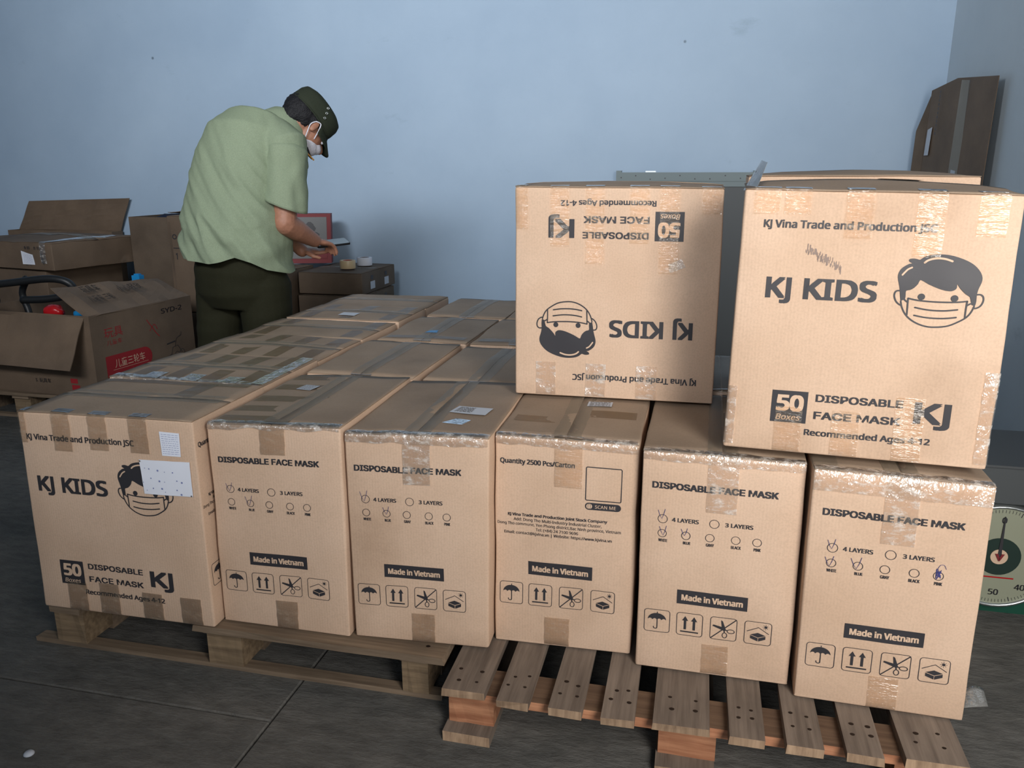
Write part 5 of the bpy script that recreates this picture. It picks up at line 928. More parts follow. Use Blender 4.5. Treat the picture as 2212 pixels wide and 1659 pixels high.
for k in range(100):
    an = math.tau * k / 100; r0 = .130 if k % 10 else .126; c_, s_ = math.cos(an), math.sin(an); q = .0005 if k % 10 else .001
    nm.add([(dc.x + r0 * c_ - q * s_, dc.y - .0071, dc.z + r0 * s_ + q * c_), (dc.x + .139 * c_ - q * s_, dc.y - .0071, dc.z + .139 * s_ + q * c_), (dc.x + .139 * c_ + q * s_, dc.y - .0071, dc.z + .139 * s_ - q * c_), (dc.x + r0 * c_ + q * s_, dc.y - .0071, dc.z + r0 * s_ - q * c_)], [(0, 1, 2, 3)])
nm.build('dial_numbers', M['ink'], sc)
rd.slab([(dc.x - .005, dc.y - .0105, dc.z), (dc.x + .005, dc.y - .0105, dc.z), (dc.x + .0012, dc.y - .0105, dc.z + .12), (dc.x - .0012, dc.y - .0105, dc.z + .12)], .0015)
rd.build('needle', M['ink'], sc)
Geo().slab([(dc.x - .012, dc.y - .012, dc.z + .010), (dc.x - .004, dc.y - .012, dc.z + .010), (dc.x + .001, dc.y - .012, dc.z - .004), (dc.x - .001, dc.y - .012, dc.z - .012)], .001).slab([(dc.x + .004, dc.y - .012, dc.z + .010), (dc.x + .012, dc.y - .012, dc.z + .010), (dc.x + .001, dc.y - .012, dc.z - .012), (dc.x - .001, dc.y - .012, dc.z - .004)], .001).build('badge_mark', M['dred'], sc)
Geo().add([(dc.x - .045, dc.y - .0072, dc.z - .065), (dc.x + .045, dc.y - .0072, dc.z - .065), (dc.x + .045, dc.y - .0072, dc.z - .061), (dc.x - .045, dc.y - .0072, dc.z - .061)], [(0, 1, 2, 3)]).build('red_line', M['redp'], sc)

# ================================================================== far left clutter
pT = cross_pallet(-3.75, -2.86, 3.24, .72, 'dark wooden pallet under the open toy carton at far left', M['wood_x'])
def open_carton(name, label, x0, y0, z0, w_, d, h, mat, group=None, yaw=0.0, th=.004):
    t = thing(name, label, 'box', (x0 + w_ / 2, y0 + d / 2, z0), yaw, group); a, b = w_ / 2, d / 2
    g = Geo(); g.box(-a, a, -b, b, 0, th)
    g.box(-a, a, -b, -b + th, th, h); g.box(-a, a, b - th, b, th, h); g.box(-a, -a + th, -b + th, b - th, th, h); g.box(a - th, a, -b + th, b - th, th, h)
    g.build('body', mat, t); return t
T = open_carton('open_carton', 'open toy carton with red rounded print on its side, full of black and blue parts', -3.565, 3.26, .1395, .77, .72, .41, M['card_old'], yaw=-.085)
TX, TY = .385, .36
Geo().sheet([(-TX, -TY, .402), (TX - .03, -TY, .402), (TX - .025, -TY - .13, .17), (-TX, -TY - .13, .17)][::-1], .004, 8, 6, .0, 2, .01).build('flap', M['card_old'], T)
Geo().sheet([(TX, -TY, .402), (TX, TY, .402), (TX - .20, TY - .01, .500), (TX - .215, -TY + .01, .540)], .004, 10, 6, .0, 5, .022).build('flap', M['card_old'], T)
def side_art(A_, x, z0=0.0, y0=-TY):
    for (ink, lvl), (vs, fs) in A_.L.items():
        link({'ink': 'marker_writing', 'red': 'red_print', 'knock': 'reversed_lettering', 'ink2': 'faded_print'}.get(ink, 'print'),
             [(x + .0008 + .0004 * lvl, y0 + u / 1000, z0 + v / 1000) for u, v in vs], fs, M[ink], T)
q = Art()
q.poly([(70, 90), (70, 195)] + [(330 + 52 * math.cos(math.radians(t)), 143 + 52 * math.sin(math.radians(t))) for t in range(90, -91, -15)], 'red')
q.text('儿童三轮车', 125, 330, 132, 34, 0, 'knock', 1); q.line([(110, 120), (350, 120)], 1.5, 'knock', 1, 0)
q.text('玩具', 80, 200, 290, 40, 0, 'red'); q.text('儿童车', 90, 190, 250, 20, 0, 'red')
q.line([(370, 330), (400, 290), (430, 250), (450, 230)], 5, 'red', 0, 3); q.line([(385, 270), (420, 300), (440, 270)], 4, 'red', 0, 3)
q.text('SYD-2', 480, 640, 345, 26, .8, 'ink'); 
q.ring(520, 90, 22, 3); q.ring(520, 90, 10, 3); q.ring(570, 105, 16, 3); q.ring(610, 110, 18, 3)
q.line([(520, 95), (540, 150), (580, 155), (610, 110)], 3, 'ink', 0, 0); q.line([(560, 150), (575, 195), (610, 205), (615, 225)], 3, 'ink', 0, 2); q.line([(500, 175), (560, 180)], 7, 'ink', 0, 0)
side_art(q, TX)
fa = Art(); fa.text('儿童车 三轮', 40, 190, 30, 20, .5, 'ink2'); fa.text('玩具车', 60, 170, 70, 22, .6, 'ink2'); fa.text('小心轻放', 260, 420, 50, 22, .8, 'ink2')
for (ink, lvl), (vs, fs) in fa.L.items():
    link('faded_print', [(TX - .005 - .20 * v / 110 * .9 - .01, -TY + .06 + u / 1000, .422 + .11 * v / 110 + .012) for u, v in vs], fs, M[ink], T)
fr_ = Art(); fr_.rrect(610, 20, 660, 60, 2, None, 'red'); fr_.rrect(605, 68, 650, 92, 2, None, 'red'); fr_.text('S. 玩具车', 380, 480, 60, 18, .4, 'ink')
for (ink, lvl), (vs, fs) in fr_.L.items():
    link('red_print' if ink == 'red' else 'marker_writing', [(-TX + u / 1000, -TY - .0008, v / 1000) for u, v in vs], fs, M[ink], T)
# toy parts in it
def loop(pts, k=6):
    out = []; n = len(pts)
    for i in range(n - 1):
        p0, p1, p2, p3 = [V(pts[max(0, min(n - 1, i + d))]) for d in (-1, 0, 1, 2)]
        for t in [j / k for j in range(k)]: out.append(0.5 * (2 * p1 + (p2 - p0) * t + (2 * p0 - 5 * p1 + 4 * p2 - p3) * t * t + (3 * p1 - p0 - 3 * p2 + p3) * t ** 3))
    return out + [V(pts[-1])]
hd = thing('toy_handlebar', 'black foam covered handlebar loop sticking out of the open toy carton', 'toy part', (-3.34, 3.46, .568))
Geo().tube(loop([(-.32, -.06, .075), (-.1, -.04, .10), (.12, -.02, .125), (.22, 0, .105), (.22, .02, .05), (.10, .0, .02), (-.06, -.02, .01)]), .019, 12).build('grip', M['black'], hd, True)
Geo().tube(loop([(-.09, .02, .09), (-.05, .02, .115), (-.10, .03, .04), (-.08, .03, -.05), (-.06, .02, -.12)]), .017, 10).build('stem', M['black'], hd, True)
h2 = Geo().tube(loop([(-.30, 0, -.02), (-.1, 0, 0.0), (0, 0, .0)]), .021, 12)
tag(h2.build('toy_grip', M['black'], origin=(0, 0, 0)), 'short straight black grip lying over the front edge of the toy carton', 'toy part').location = (-3.36, 3.25, .605)
def lump(name, mat, loc, rad, label, cat='toy part', nn=3):
    bm = bmesh.new(); bmesh.ops.create_icosphere(bm, subdivisions=nn, radius=1)
    for v in bm.verts:
        v.co = V((v.co.x * rad[0], v.co.y * rad[1], v.co.z * rad[2])) * (1 + .18 * noise.noise(v.co * 2 + V(loc)))
    me = bpy.data.meshes.new(name); bm.to_mesh(me); bm.free(); me.materials.append(M[mat]); me.polygons.foreach_set('use_smooth', [True] * len(me.polygons))
    o = bpy.data.objects.new(name, me); COL.objects.link(o); o.location = loc; return tag(o, label, cat)
def rest(x, y, z0, r): return (x, y, z0 + r)
lump('toy_wheel_cover', 'redp', (-3.16, 3.38, .535), (.055, .04, .04), 'shiny red plastic part inside the open toy carton, by the black loop')
lump('toy_seat_shell', 'redp', (-3.16, 3.74, .52), (.06, .08, .06), 'red plastic shell further back in the open toy carton')
g = Geo().tube(loop([(-.10, 0, -.03), (0, .02, .0), (.10, .05, .03)]), [.02] * 6 + [.026] * 6 + [.02], 10)
tag(g.build('toy_bar', M['bluep'], smooth=True), 'bright blue plastic bar lying in the open toy carton', 'toy part').location = (-3.02, 3.48, .535)
g = Geo().box(-.28, .28, -.25, .25, -.17, .10); tag(g.build('bagged_parts', M['cloth']), 'dark mass of bagged parts filling the open toy carton', 'toy part').location = (-3.18, 3.62, .32)
g = Geo().box(-.024, .024, -.02, .02, -.03, .03).box(-.015, .015, -.012, .012, .03, .038); tag(g.build('toy_block', M['bluep']), 'small bright blue cap poking up behind the toy carton flap', 'toy part').location = (-3.03, 3.87, .635)
lump('toy_ball', 'redp', (-3.13, 3.87, .60), (.035, .03, .025), 'small dull red piece behind the toy carton flap')
# bottom carton and long carton on it
Mx = rowbox(-4.42, 4.193, .60, .55, .645, 'large brown carton at far left carrying the long taped carton', 'x', yaw=-.19, z=.0, mat='card_old', top='card_old', group=None)
L2 = carton(quad_from(-4.495, 4.171, .652, .80, .165, -.19), -.19, .66, 'long flat brown carton with torn white label, lying on the big one at far left', None, 'x', amp=.012, bulge=.02, mat='card_old', top='card_old', name='long_carton')
W_ = L2.w
L2.label_sheet(L2.root, 'front', [(W_ - .27, .03), (W_ - .165, .03), (W_ - .17, .09), (W_ - .275, .11)], M['paper'], .003)
lines_on(L2, L2.root, 'front', [(W_ - .265, .035), (W_ - .17, .035), (W_ - .175, .085), (W_ - .265, .098)], 7, M['bluepaint'], .0036, .0012)
a = Art()
for i, (x, y) in enumerate(((-230, 130), (-200, 130), (-145, 130), (-112, 130), (-90, 95), (-88, 62), (-84, 40), (-235, 30), (-205, 30))):
    a.text('回' if i % 2 else '合', W_ * 1000 + x - 11, W_ * 1000 + x + 11, y - 8, 15, .3, 'ink')
L2.art(a, L2.root, absolute=True, part='printed_marks')
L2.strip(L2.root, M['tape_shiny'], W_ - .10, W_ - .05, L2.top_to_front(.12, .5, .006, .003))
top_strip(L2, .1, W_ - .02, .27, .34, 'tape_seam', .008)
# carton behind with a raised flap
Pc = open_carton('open_carton', 'open carton at the back wall with one big flap standing up', -4.83, 4.86, 0, .86, .11, .82, M['card_old'])
Geo().sheet([(-.43, .05, .82), (.42, .05, .82), (.525, .045, 1.045), (-.31, .045, 1.02)], .004, 10, 6, .0, 8, .012).build('raised_flap', M['card_old'], Pc)
Geo().box(-.40, .40, -.04, .04, .01, .74).build('packed_contents', M['cloth'], Pc)
Nc = open_carton('open_carton', 'open dark carton with navy cloth showing, beside the raised flap', -3.54, 4.50, .36, .30, .44, .585, M['card_dark'])
Geo().sheet([(-.13, .22, .585), (.15, .22, .585), (.15, .02, .615), (-.02, .0, .60)], .004, 6, 4, .0, 8, .01).build('flap', M['card_old'], Nc)
cl = lump('cloth_bundle', 'cloth', (-3.39, 4.72, .89), (.095, .16, .07), 'navy cloth bundle in the open dark carton', 'cloth')
rowbox(-3.56, 4.48, .34, .47, .355, 'plain carton under the open dark carton beside the long one', 'x', z=0, mat='card_dark', top='card_dark', group=None)
Oc = rowbox(-3.225, 4.44, .42, .50, .60, 'upright brown carton with a round black stamp, left of the man', 'y', z=.36, mat='card_old', top='card_old', group=None)
a = Art(); a.ring(45, 470, 13, 6); a.text('1', 40, 52, 330, 40, 1.2, 'ink'); a.line([(14, 560), (14, 20)], 2, 'ink2', 0, 0); a.line([(22, 560), (22, 20)], 2, 'ink2', 0, 0); a.line([(30, 400), (80, 400)], 5, 'ink', 0, 0)
Oc.art(a, Oc.root, absolute=True, part='printed_marks')
rowbox(-3.21, 4.42, .39, .52, .355, 'plain dark carton on the floor left of the man, under the stamped one', 'x', z=0, mat='card_dark', top='card_dark', group=None)
# stack right of the man
FG = 'flat cartons stacked by the wall'
for k in range(5):
    c = rowbox(-2.27 + .006 * math.sin(k * 4), 4.27 + .008 * math.cos(k * 3), .40, .52, .128, 'flat brown carton by the back wall right of the man, %s from the top' % ['fifth', 'fourth', 'third', 'second', 'first'][k],
               'x', z=.0 + .1325 * k, mat='card_dark', top='card_dark', group=FG, amp=.0015, bulge=.002)
    if k > 2:
        for y in (.12, .34):
            c.label_sheet(c.root, 'right', uvq(y, .02, y + .07, .065), M['paper_grey'], .002)
            c.label_sheet(c.root, 'right', uvq(y + .01, .075, y + .045, .10), M['ink'], .0016, name='hand_hole')
Q_ = rowbox(-2.80, 4.12, .50, .42, .67, 'tall brown carton with barcode panel, directly right of the man', 'x', z=0, mat='card_old', top='card_old', group=None)
a = Art()
for k in range(9): a.line([(400, 500 + k * 14), (438, 500 + k * 14)], 2.2, 'ink', 0, 0)
a.line([(396, 492), (396, 622), (442, 622), (442, 492), (396, 492)], 2, 'ink', 0, 0); a.rrect(380, 400, 410, 425, 2, None, 'bluepaint'); a.poly([(380, 200), (430, 230), (440, 300), (400, 330), (370, 280)], 'red', smooth=3)
Q_.art(a, Q_.root, absolute=True, part='barcode_panel')
K_ = thing('printed_box', 'red and white printed box leaning at the wall behind the man\'s hands', 'box', (-2.40, 4.62, .671), .35)
def tilt(p): x, y, z = p; return (x, y + .30 * z, z * .954 - y * 0.0)
kb = Geo().box(-.20, .17, -.05, .05, 0, .31); kb.v = [V(tilt(v)) for v in kb.v]; kb.build('body', M['dred'], K_)
kp = Geo().box(-.165, .145, -.0535, -.049, .03, .29); kp.v = [V(tilt(v)) for v in kp.v]; kp.build('front_panel', M['dpanel'], K_)
kr = Geo()
for cx, cz, r in ((-.02, .19, .045), (.04, .22, .035), (.07, .17, .03), (-.08, .17, .03), (.02, .13, .02)):
    n = 14; kr.add([tilt((cx + r * (1 + .4 * noise.noise(V((t * 1.3, cx * 30, 0)))) * math.cos(t * math.tau / n), -.0545, cz + r * (1 + .5 * noise.noise(V((t, cz * 30, 1)))) * math.sin(t * math.tau / n))) for t in range(n)], [tuple(range(n))])
kr.build('printed_picture', M['ink'], K_)
kc = Geo()
for t in ((-.165, .03, -.07, .09), (.05, .03, .145, .075)): 
    b_ = Geo().box(t[0], t[2], -.0555, -.0545, t[1], t[3]); b_.v = [V(tilt(v)) for v in b_.v]; kc.add(b_.v, b_.f)
kc.build('red_corner', M['dred'], K_)
def tape_roll(loc, mat, label, core=None):
    t = thing('tape_roll', label, 'tape roll', loc, 0)
    Geo().lathe([(.030, 0), (.045, 0), (.046, .002), (.046, .046), (.045, .048), (.030, .048), (.030, 0)], seg=28).build('tape', M[mat], t, True)
    Geo().lathe([(.027, .001), (.0298, .001), (.0298, .047), (.027, .047), (.027, .001)], seg=28).build('core', M[core or 'card_old'], t, True); return t
tape_roll((-2.02, 4.42, .6665), 'tapecore', 'yellowish tape roll with red core on the flat cartons', 'redp')
tape_roll((-1.99, 4.60, .6665), 'paper', 'white tape roll behind the yellowish one on the flat cartons')

# ================================================================== the man
PX, PY, PR = -1.90, 3.08, 0.5527
man = thing('person', 'man in a sage green short-sleeved shirt and olive cap bending over a phone', 'person', (PX, PY, 0), PR)
fwd = V((.77, .64, 0)); rgt = V((.64, -.77, 0)); UPV = V((0, 0, 1))
def ell(c, ax, rad, seg=20, rings=12):
    """ellipsoid: centre, 3 unit axes, 3 radii"""
    g = Geo(); c = V(c); vs = [c + ax[2] * rad[2]]
    for i in range(1, rings):
        ph = math.pi * i / rings
        for k in range(seg):
            t = math.tau * k / seg; vs.append(c + ax[0] * (rad[0] * math.sin(ph) * math.cos(t)) + ax[1] * (rad[1] * math.sin(ph) * math.sin(t)) + ax[2] * (rad[2] * math.cos(ph)))
    vs.append(c - ax[2] * rad[2]); L = len(vs) - 1; fs = []
    for k in range(seg): fs.append((0, 1 + k, 1 + (k + 1) % seg)); fs.append((L, 1 + (rings - 2) * seg + (k + 1) % seg, 1 + (rings - 2) * seg + k))
    for i in range(rings - 2):
        for k in range(seg):
            a, b = 1 + i * seg + k, 1 + i * seg + (k + 1) % seg; fs.append((a, a + seg, b + seg, b))
    return g.add(vs, fs)
def chain(pts, rad, seg=16):
    """tapered limb with round ends along pts; rad = radius per point or (rx, ry)"""
    g = Geo(); P_ = [V(p) for p in pts]; R_ = list(rad)
    t0 = (P_[0] - P_[1]).normalized(); t1 = (P_[-1] - P_[-2]).normalized()
    pp = [P_[0] + t0 * R_[0] * f for f in (.98, .7)] + P_ + [P_[-1] + t1 * R_[-1] * f for f in (.7, .98)]
    rr = [R_[0] * .2, R_[0] * .7] + R_ + [R_[-1] * .7, R_[-1] * .2]
    return g.tube(pp, rr, seg)
def rings_solid(rings, seg=28):
    """closed loft of ellipses: (centre, axisA, axisB, ra, rb)"""
    g = Geo(); vs = []
    for c, a, b, ra, rb in rings:
        for k in range(seg):
            t = math.tau * k / seg; ct, st_ = math.cos(t), math.sin(t); e = 0.9
            vs.append(V(c) + a * (ra * math.copysign(abs(ct) ** e, ct)) + b * (rb * math.copysign(abs(st_) ** e, st_)))
    fs = []
    for i in range(len(rings) - 1):
        for k in range(seg):
            l = (k + 1) % seg; fs.append((i * seg + k, i * seg + l, (i + 1) * seg + l, (i + 1) * seg + k))
    fs.append(tuple(range(seg))[::-1]); fs.append(tuple((len(rings) - 1) * seg + k for k in range(seg)))
    return g.add(vs, fs)
def fuse(name, parts, mat, parent, voxel=.007, smooth=6, warp=None):
    g = Geo()
    for p in parts: g.add(p.v, p.f)
    me = bpy.data.meshes.new('tmp'); me.from_pydata([tuple(v) for v in g.v], [], g.f)
    bm = bmesh.new(); bm.from_mesh(me); bmesh.ops.recalc_face_normals(bm, faces=bm.faces); bm.to_mesh(me); bm.free()
    o = bpy.data.objects.new('tmp', me); COL.objects.link(o)
    r = o.modifiers.new('r', 'REMESH'); r.mode = 'VOXEL'; r.voxel_size = voxel
    s_ = o.modifiers.new('s', 'SMOOTH'); s_.iterations = smooth; s_.factor = .5
    bpy.context.view_layer.update(); dg = bpy.context.evaluated_depsgraph_get()
    m2 = bpy.data.meshes.new_from_object(o.evaluated_get(dg)); bpy.data.objects.remove(o); bpy.data.meshes.remove(me)
    m2.name = name
    if warp:
        nr = [V(v.normal) for v in m2.vertices]
        for v, n in zip(m2.vertices, nr): v.co = warp(V(v.co), n)
    m2.materials.clear(); m2.materials.append(M[mat]); m2.polygons.foreach_set('use_smooth', [True] * len(m2.polygons)); m2.update()
    o = bpy.data.objects.new(name, m2); COL.objects.link(o); o.parent = parent; return o
# head frame: origin at the ear, HF forward, HU up, HL to his left
an = .26
HF = V((.59 * math.cos(an), .59 * math.sin(an), -.81)).normalized()
HLt = V((-math.sin(an), math.cos(an), 0)); HU = HLt.cross(HF).normalized() * 1.0
if HU.z < 0: HU = -HU
HO = V((.318, -.02, 1.395))            # between the ears
HS = .93
def hp(f, l, u): return HO + (HF * f + HLt * l + HU * u) * HS
HA = (HF, HLt, HU)
def hell(f, l, u, rf, rl, ru): return ell(hp(f, l, u), HA, (rf * HS, rl * HS, ru * HS))
Rsh, Rel, Rwr = V((.225, -.13, 1.33)), V((.185, -.175, 1.015)), V((.315, -.02, .928))
Lsh, Lel, Lwr = V((.03, .17, 1.33)), V((.14, .26, 1.04)), V((.265, .105, .875))
spine = [V((0, 0, .84)), V((-.005, -.01, 1.0)), V((0, 0, 1.14)), V((.045, .02, 1.27)), V((.115, .04, 1.375)), V((.195, .03, 1.44)), V((.25, 0, 1.455))]
def torso(ws, ds, shrink=0.0):
    R = []
    for i, c in enumerate(spine):
        t = (spine[min(i + 1, len(spine) - 1)] - spine[max(i - 1, 0)]).normalized(); a = (rgt - t * rgt.dot(t)).normalized(); b = t.cross(a)
        R.append((c, a, b, ws[i] - shrink, ds[i] - shrink))
    return rings_solid(R)
def hand(wr, direction, up, side, curl=.6, scale=1.0, thumb=1):
    """palm, four fingers of unequal length and a thumb"""
    d = V(direction).normalized(); u = V(up) - d * V(up).dot(d); u.normalize(); s_ = d.cross(u) * side; out = []
    out.append(ell(wr + d * .045 * scale, (d, s_, u), (.05 * scale, .040 * scale, .016 * scale), 14, 10))
    for k, (off, L) in enumerate(((-.029, .070), (-.010, .079), (.010, .074), (.028, .058))):
        b = wr + d * .078 * scale + s_ * off * scale; L *= scale; c1 = curl * .5; c2 = curl * 1.1; c3 = curl * 1.6
        p1 = b + (d * math.cos(c1) - u * math.sin(c1)) * L * .45; p2 = p1 + (d * math.cos(c2) - u * math.sin(c2)) * L * .32; p3 = p2 + (d * math.cos(c3) - u * math.sin(c3)) * L * .23
        out.append(chain([b - d * .02, b, p1, p2, p3], [.010, .0098, .009, .0084, .007], 8))
    b = wr + d * .022 * scale - s_ * .030 * scale * thumb; q1 = b + (d * .6 - s_ * thumb * .55 + u * .25).normalized() * .035; q2 = q1 + (d * .95 - s_ * thumb * .1 + u * .2).normalized() * .028
    out.append(chain([b + d * .0, q1, q2], [.013, .0105, .008], 8)); return out
hd_dir = V((.70, .62, -.20))
body_parts = [torso([.17, .15, .155, .165, .13, .03, .02], [.12, .115, .12, .12, .08, .03, .02]),
    chain([V((.215, .005, 1.365)), V((.240, .0, 1.38)), hp(-.045, 0, -.03)], [.046, .056, .060]),                      # neck
    hell(-.045, 0, .030, .098, .076, .090), hell(.020, 0, -.020, .070, .064, .085), hell(.030, 0, -.062, .056, .052, .045),  # skull, face, jaw
    chain([hp(.085, 0, .0), hp(.108, 0, -.026)], [.009, .015], 10), hell(.078, .03, .012, .012, .016, .006), hell(.078, -.03, .012, .012, .016, .006),
    hell(.083, 0, -.056, .012, .024, .010),                                                                                # lips under the mask
    hell(-.004, -.078, .0, .017, .007, .032), hell(-.004, .078, .0, .017, .007, .032), hell(.0, -.081, -.012, .009, .008, .016),
    chain([Rsh, Rsh.lerp(Rel, .5), Rel], [.058, .052, .046]), chain([Rel, Rel.lerp(Rwr, .35), Rwr], [.047, .046, .029]),
    chain([Lsh, Lsh.lerp(Lel, .5), Lel], [.056, .050, .044]), chain([Lel, Lel.lerp(Lwr, .35), Lwr], [.044, .043, .028]),
    chain([V((.055, -.075, .86)), V((.075, -.085, .46)), V((.07, -.10, .09))], [.08, .055, .04]),
    chain([V((-.07, .065, .86)), V((-.09, .07, .46)), V((-.11, .06, .09))], [.08, .055, .04])]
body_parts += hand(Rwr, hd_dir, V((-.15, -.25, 1)), -1, .75, .92, -1) + hand(Lwr, V((.86, .02, -.06)), V((0, .12, -1)), 1, .45, .95, 1)
fuse('body', body_parts, 'skin', man, .0052, 4)
# eyes half-closed under the visor
for l in (-.030, .030):
    hell(.079, l, -.001, .008, .011, .007).build('eye', M['mask'], man, True)
# hair
def hairwarp(p, n): return p + n * (.0035 * noise.noise(p * 90))
fuse('hair', [hell(-.062, 0, .022, .094, .081, .094), hell(-.085, 0, -.028, .052, .066, .052), hell(-.012, -.066, .022, .030, .016, .030), hell(-.012, .066, .022, .030, .016, .030)], 'hair', man, .006, 3, hairwarp)
# cap
cp = []
for (u, f0, f1, l) in ((.030, -.150, .086, .088), (.050, -.152, .089, .090), (.085, -.150, .088, .089), (.105, -.142, .080, .084), (.118, -.118, .058, .066), (.123, -.09, .03, .04)):
    cp.append((hp((f0 + f1) / 2, 0, u), HF, HLt, (f1 - f0) / 2 * HS, l * HS))
CG = rings_solid(cp, 40); cap_ = CG.build('cap', M['cap'], man, True)
cap_.data.polygons[-1].use_smooth = False
Geo().tube([cp[0][0] + HF * ((cp[0][3] + .001) * math.cos(t * math.tau / 40)) + HLt * ((cp[0][4] + .001) * math.sin(t * math.tau / 40)) for t in range(40)], .0035, 6, True).build('cap_band_edge', M['cap'], man, True)
# visor
vis = Geo(); rows = []
for j in range(7):
    row = []
    for i in range(17):
        t = math.radians(-68 + 136 * i / 16); e = j / 6
        f = -.032 + (.116 + .066 * e * math.cos(t * .9)) * math.cos(t); l = (.087 + .012 * e) * math.sin(t)
        row.append(hp(f, l, .030 - e * .040 * math.cos(t * .7) - .010 * (l / .09) ** 2 * e))
    rows.append(row)
n_ = 7 * 17; vv = [p for r in rows for p in r] + [p - HU * .003 for r in rows for p in r]; ff = []
for j in range(6):
    for i in range(16): a_ = j * 17 + i; ff += [(a_, a_ + 1, a_ + 18, a_ + 17), (a_ + 17 + n_, a_ + 18 + n_, a_ + 1 + n_, a_ + n_)]
for i in range(16): a_ = 6 * 17 + i; ff.append((a_, a_ + 1, a_ + 1 + n_, a_ + n_))
for j in range(6):
    a_ = j * 17; ff.append((a_, a_ + 17, a_ + 17 + n_, a_ + n_)); b_ = j * 17 + 16; ff.append((b_ + 17, b_, b_ + n_, b_ + 17 + n_))
vis.add(vv, ff).build('visor', M['cap'], man, True)
for k, (f, u) in enumerate(((-.028, .098), (-.016, .078), (-.006, .058))):
    c = hp(f, -.0905 + (.004 if u > .09 else 0), u); g = Geo(); r = .0042
    g.tube([c + HF * (r * math.cos(t * math.tau / 12)) + HU * (r * math.sin(t * math.tau / 12)) for t in range(12)], .0016, 6, True); g.build('eyelet', M['steel'], man, True)
# face mask: shell over nose and chin, two ear loops
mk = []
fuse('face_mask', [hell(.040, 0, -.055, .066, .060, .046), hell(.072, 0, -.034, .044, .042, .030), hell(.035, 0, -.078, .052, .052, .032)], 'mask', man, .005, 3)
for sd_ in (-1, 1):
    for a_, b_, c_, d_ in (((.040, .060, -.030), (.020, .080, .006), (.004, .086, .028), (-.016, .085, .018)), ((-.016, .085, .018), (-.022, .083, -.010), (.000, .074, -.048), (.018, .062, -.075))):
        Geo().tube(loop([hp(p[0], sd_ * p[1], p[2]) for p in (a_, b_, c_, d_)], 6), .0026, 6).build('ear_loop', M['mask'], man, True)
# shirt
def shirtwarp(p, n):
    s1 = p.x * .80 + p.z * .55 - p.y * .3; t1 = -p.x * .5 + p.z * .85
    w_ = noise.noise(V((s1 * 15, t1 * 3.2, p.y * 3))) ; w2 = noise.noise(V((s1 * 34, t1 * 7, 5)))
    low = max(0.0, min(1.0, (1.38 - p.z) / .25)); rid = (1 - abs(w_) * 2.6)
    d = .012 * rid * low + .006 * w2 * (0.4 + low)
    if p.z < 1.0: d += .008 * noise.noise(V((p.x * 9, p.y * 9, p.z * 16))) 
    q = p + n * d
    return q
sh = [rings_solid([(V((.005, 0, .76)), rgt, fwd, .225, .180), (V((-.005, -.01, .82)), rgt, fwd, .232, .186), (V((-.008, -.01, .885)), rgt, fwd, .238, .194), (V((-.012, -.01, .95)), rgt, fwd, .238, .194), (V((-.005, -.01, 1.05)), rgt, fwd, .225, .178),
      (V((.015, 0, 1.16)), rgt, fwd, .215, .168), (V((.050, .01, 1.27)), rgt, (fwd - UPV * .25).normalized(), .208, .165), (V((.085, .02, 1.355)), rgt, (fwd - UPV * .45).normalized(), .192, .160),
      (V((.125, .03, 1.415)), rgt, (fwd - UPV * .6).normalized(), .150, .120), (V((.165, .02, 1.425)), rgt, (fwd - UPV * .8).normalized(), .075, .062)], 36),
      chain([V((.17, -.075, 1.365)), Rsh + V((-.01, 0, -.01)), Rsh.lerp(Rel, .30)], [.078, .088, .080], 20),
      chain([V((.04, .12, 1.37)), Lsh + V((0, 0, -.01)), Lsh.lerp(Lel, .30)], [.07, .082, .074], 20)]
shirt = fuse('shirt', sh, 'shirt', man, .0065, 5, shirtwarp)
def hem(x):
    pts = ((-.30, .875), (-.20, .868), (-.12, .860), (-.07, .870), (-.02, .886), (.04, .866), (.10, .832), (.19, .808), (.30, .815))
    for (xa, za), (xb, zb) in zip(pts, pts[1:]):
        if xa <= x <= xb: return za + (zb - za) * (x - xa) / (xb - xa)
    return .86
bm = bmesh.new(); bm.from_mesh(shirt.data)
for v in bm.verts: v.co.z += .86 - hem(v.co.x) if v.co.z < 1.0 else (.86 - hem(v.co.x)) * max(0, 1 - (v.co.z - 1.0) / .1)
bmesh.ops.bisect_plane(bm, geom=bm.verts[:] + bm.edges[:] + bm.faces[:], plane_co=(0, 0, .86), plane_no=(0, 0, 1), clear_inner=True)
for v in bm.verts: v.co.z -= .86 - hem(v.co.x) if v.co.z < 1.0 else (.86 - hem(v.co.x)) * max(0, 1 - (v.co.z - 1.0) / .1)
bm.to_mesh(shirt.data); bm.free()
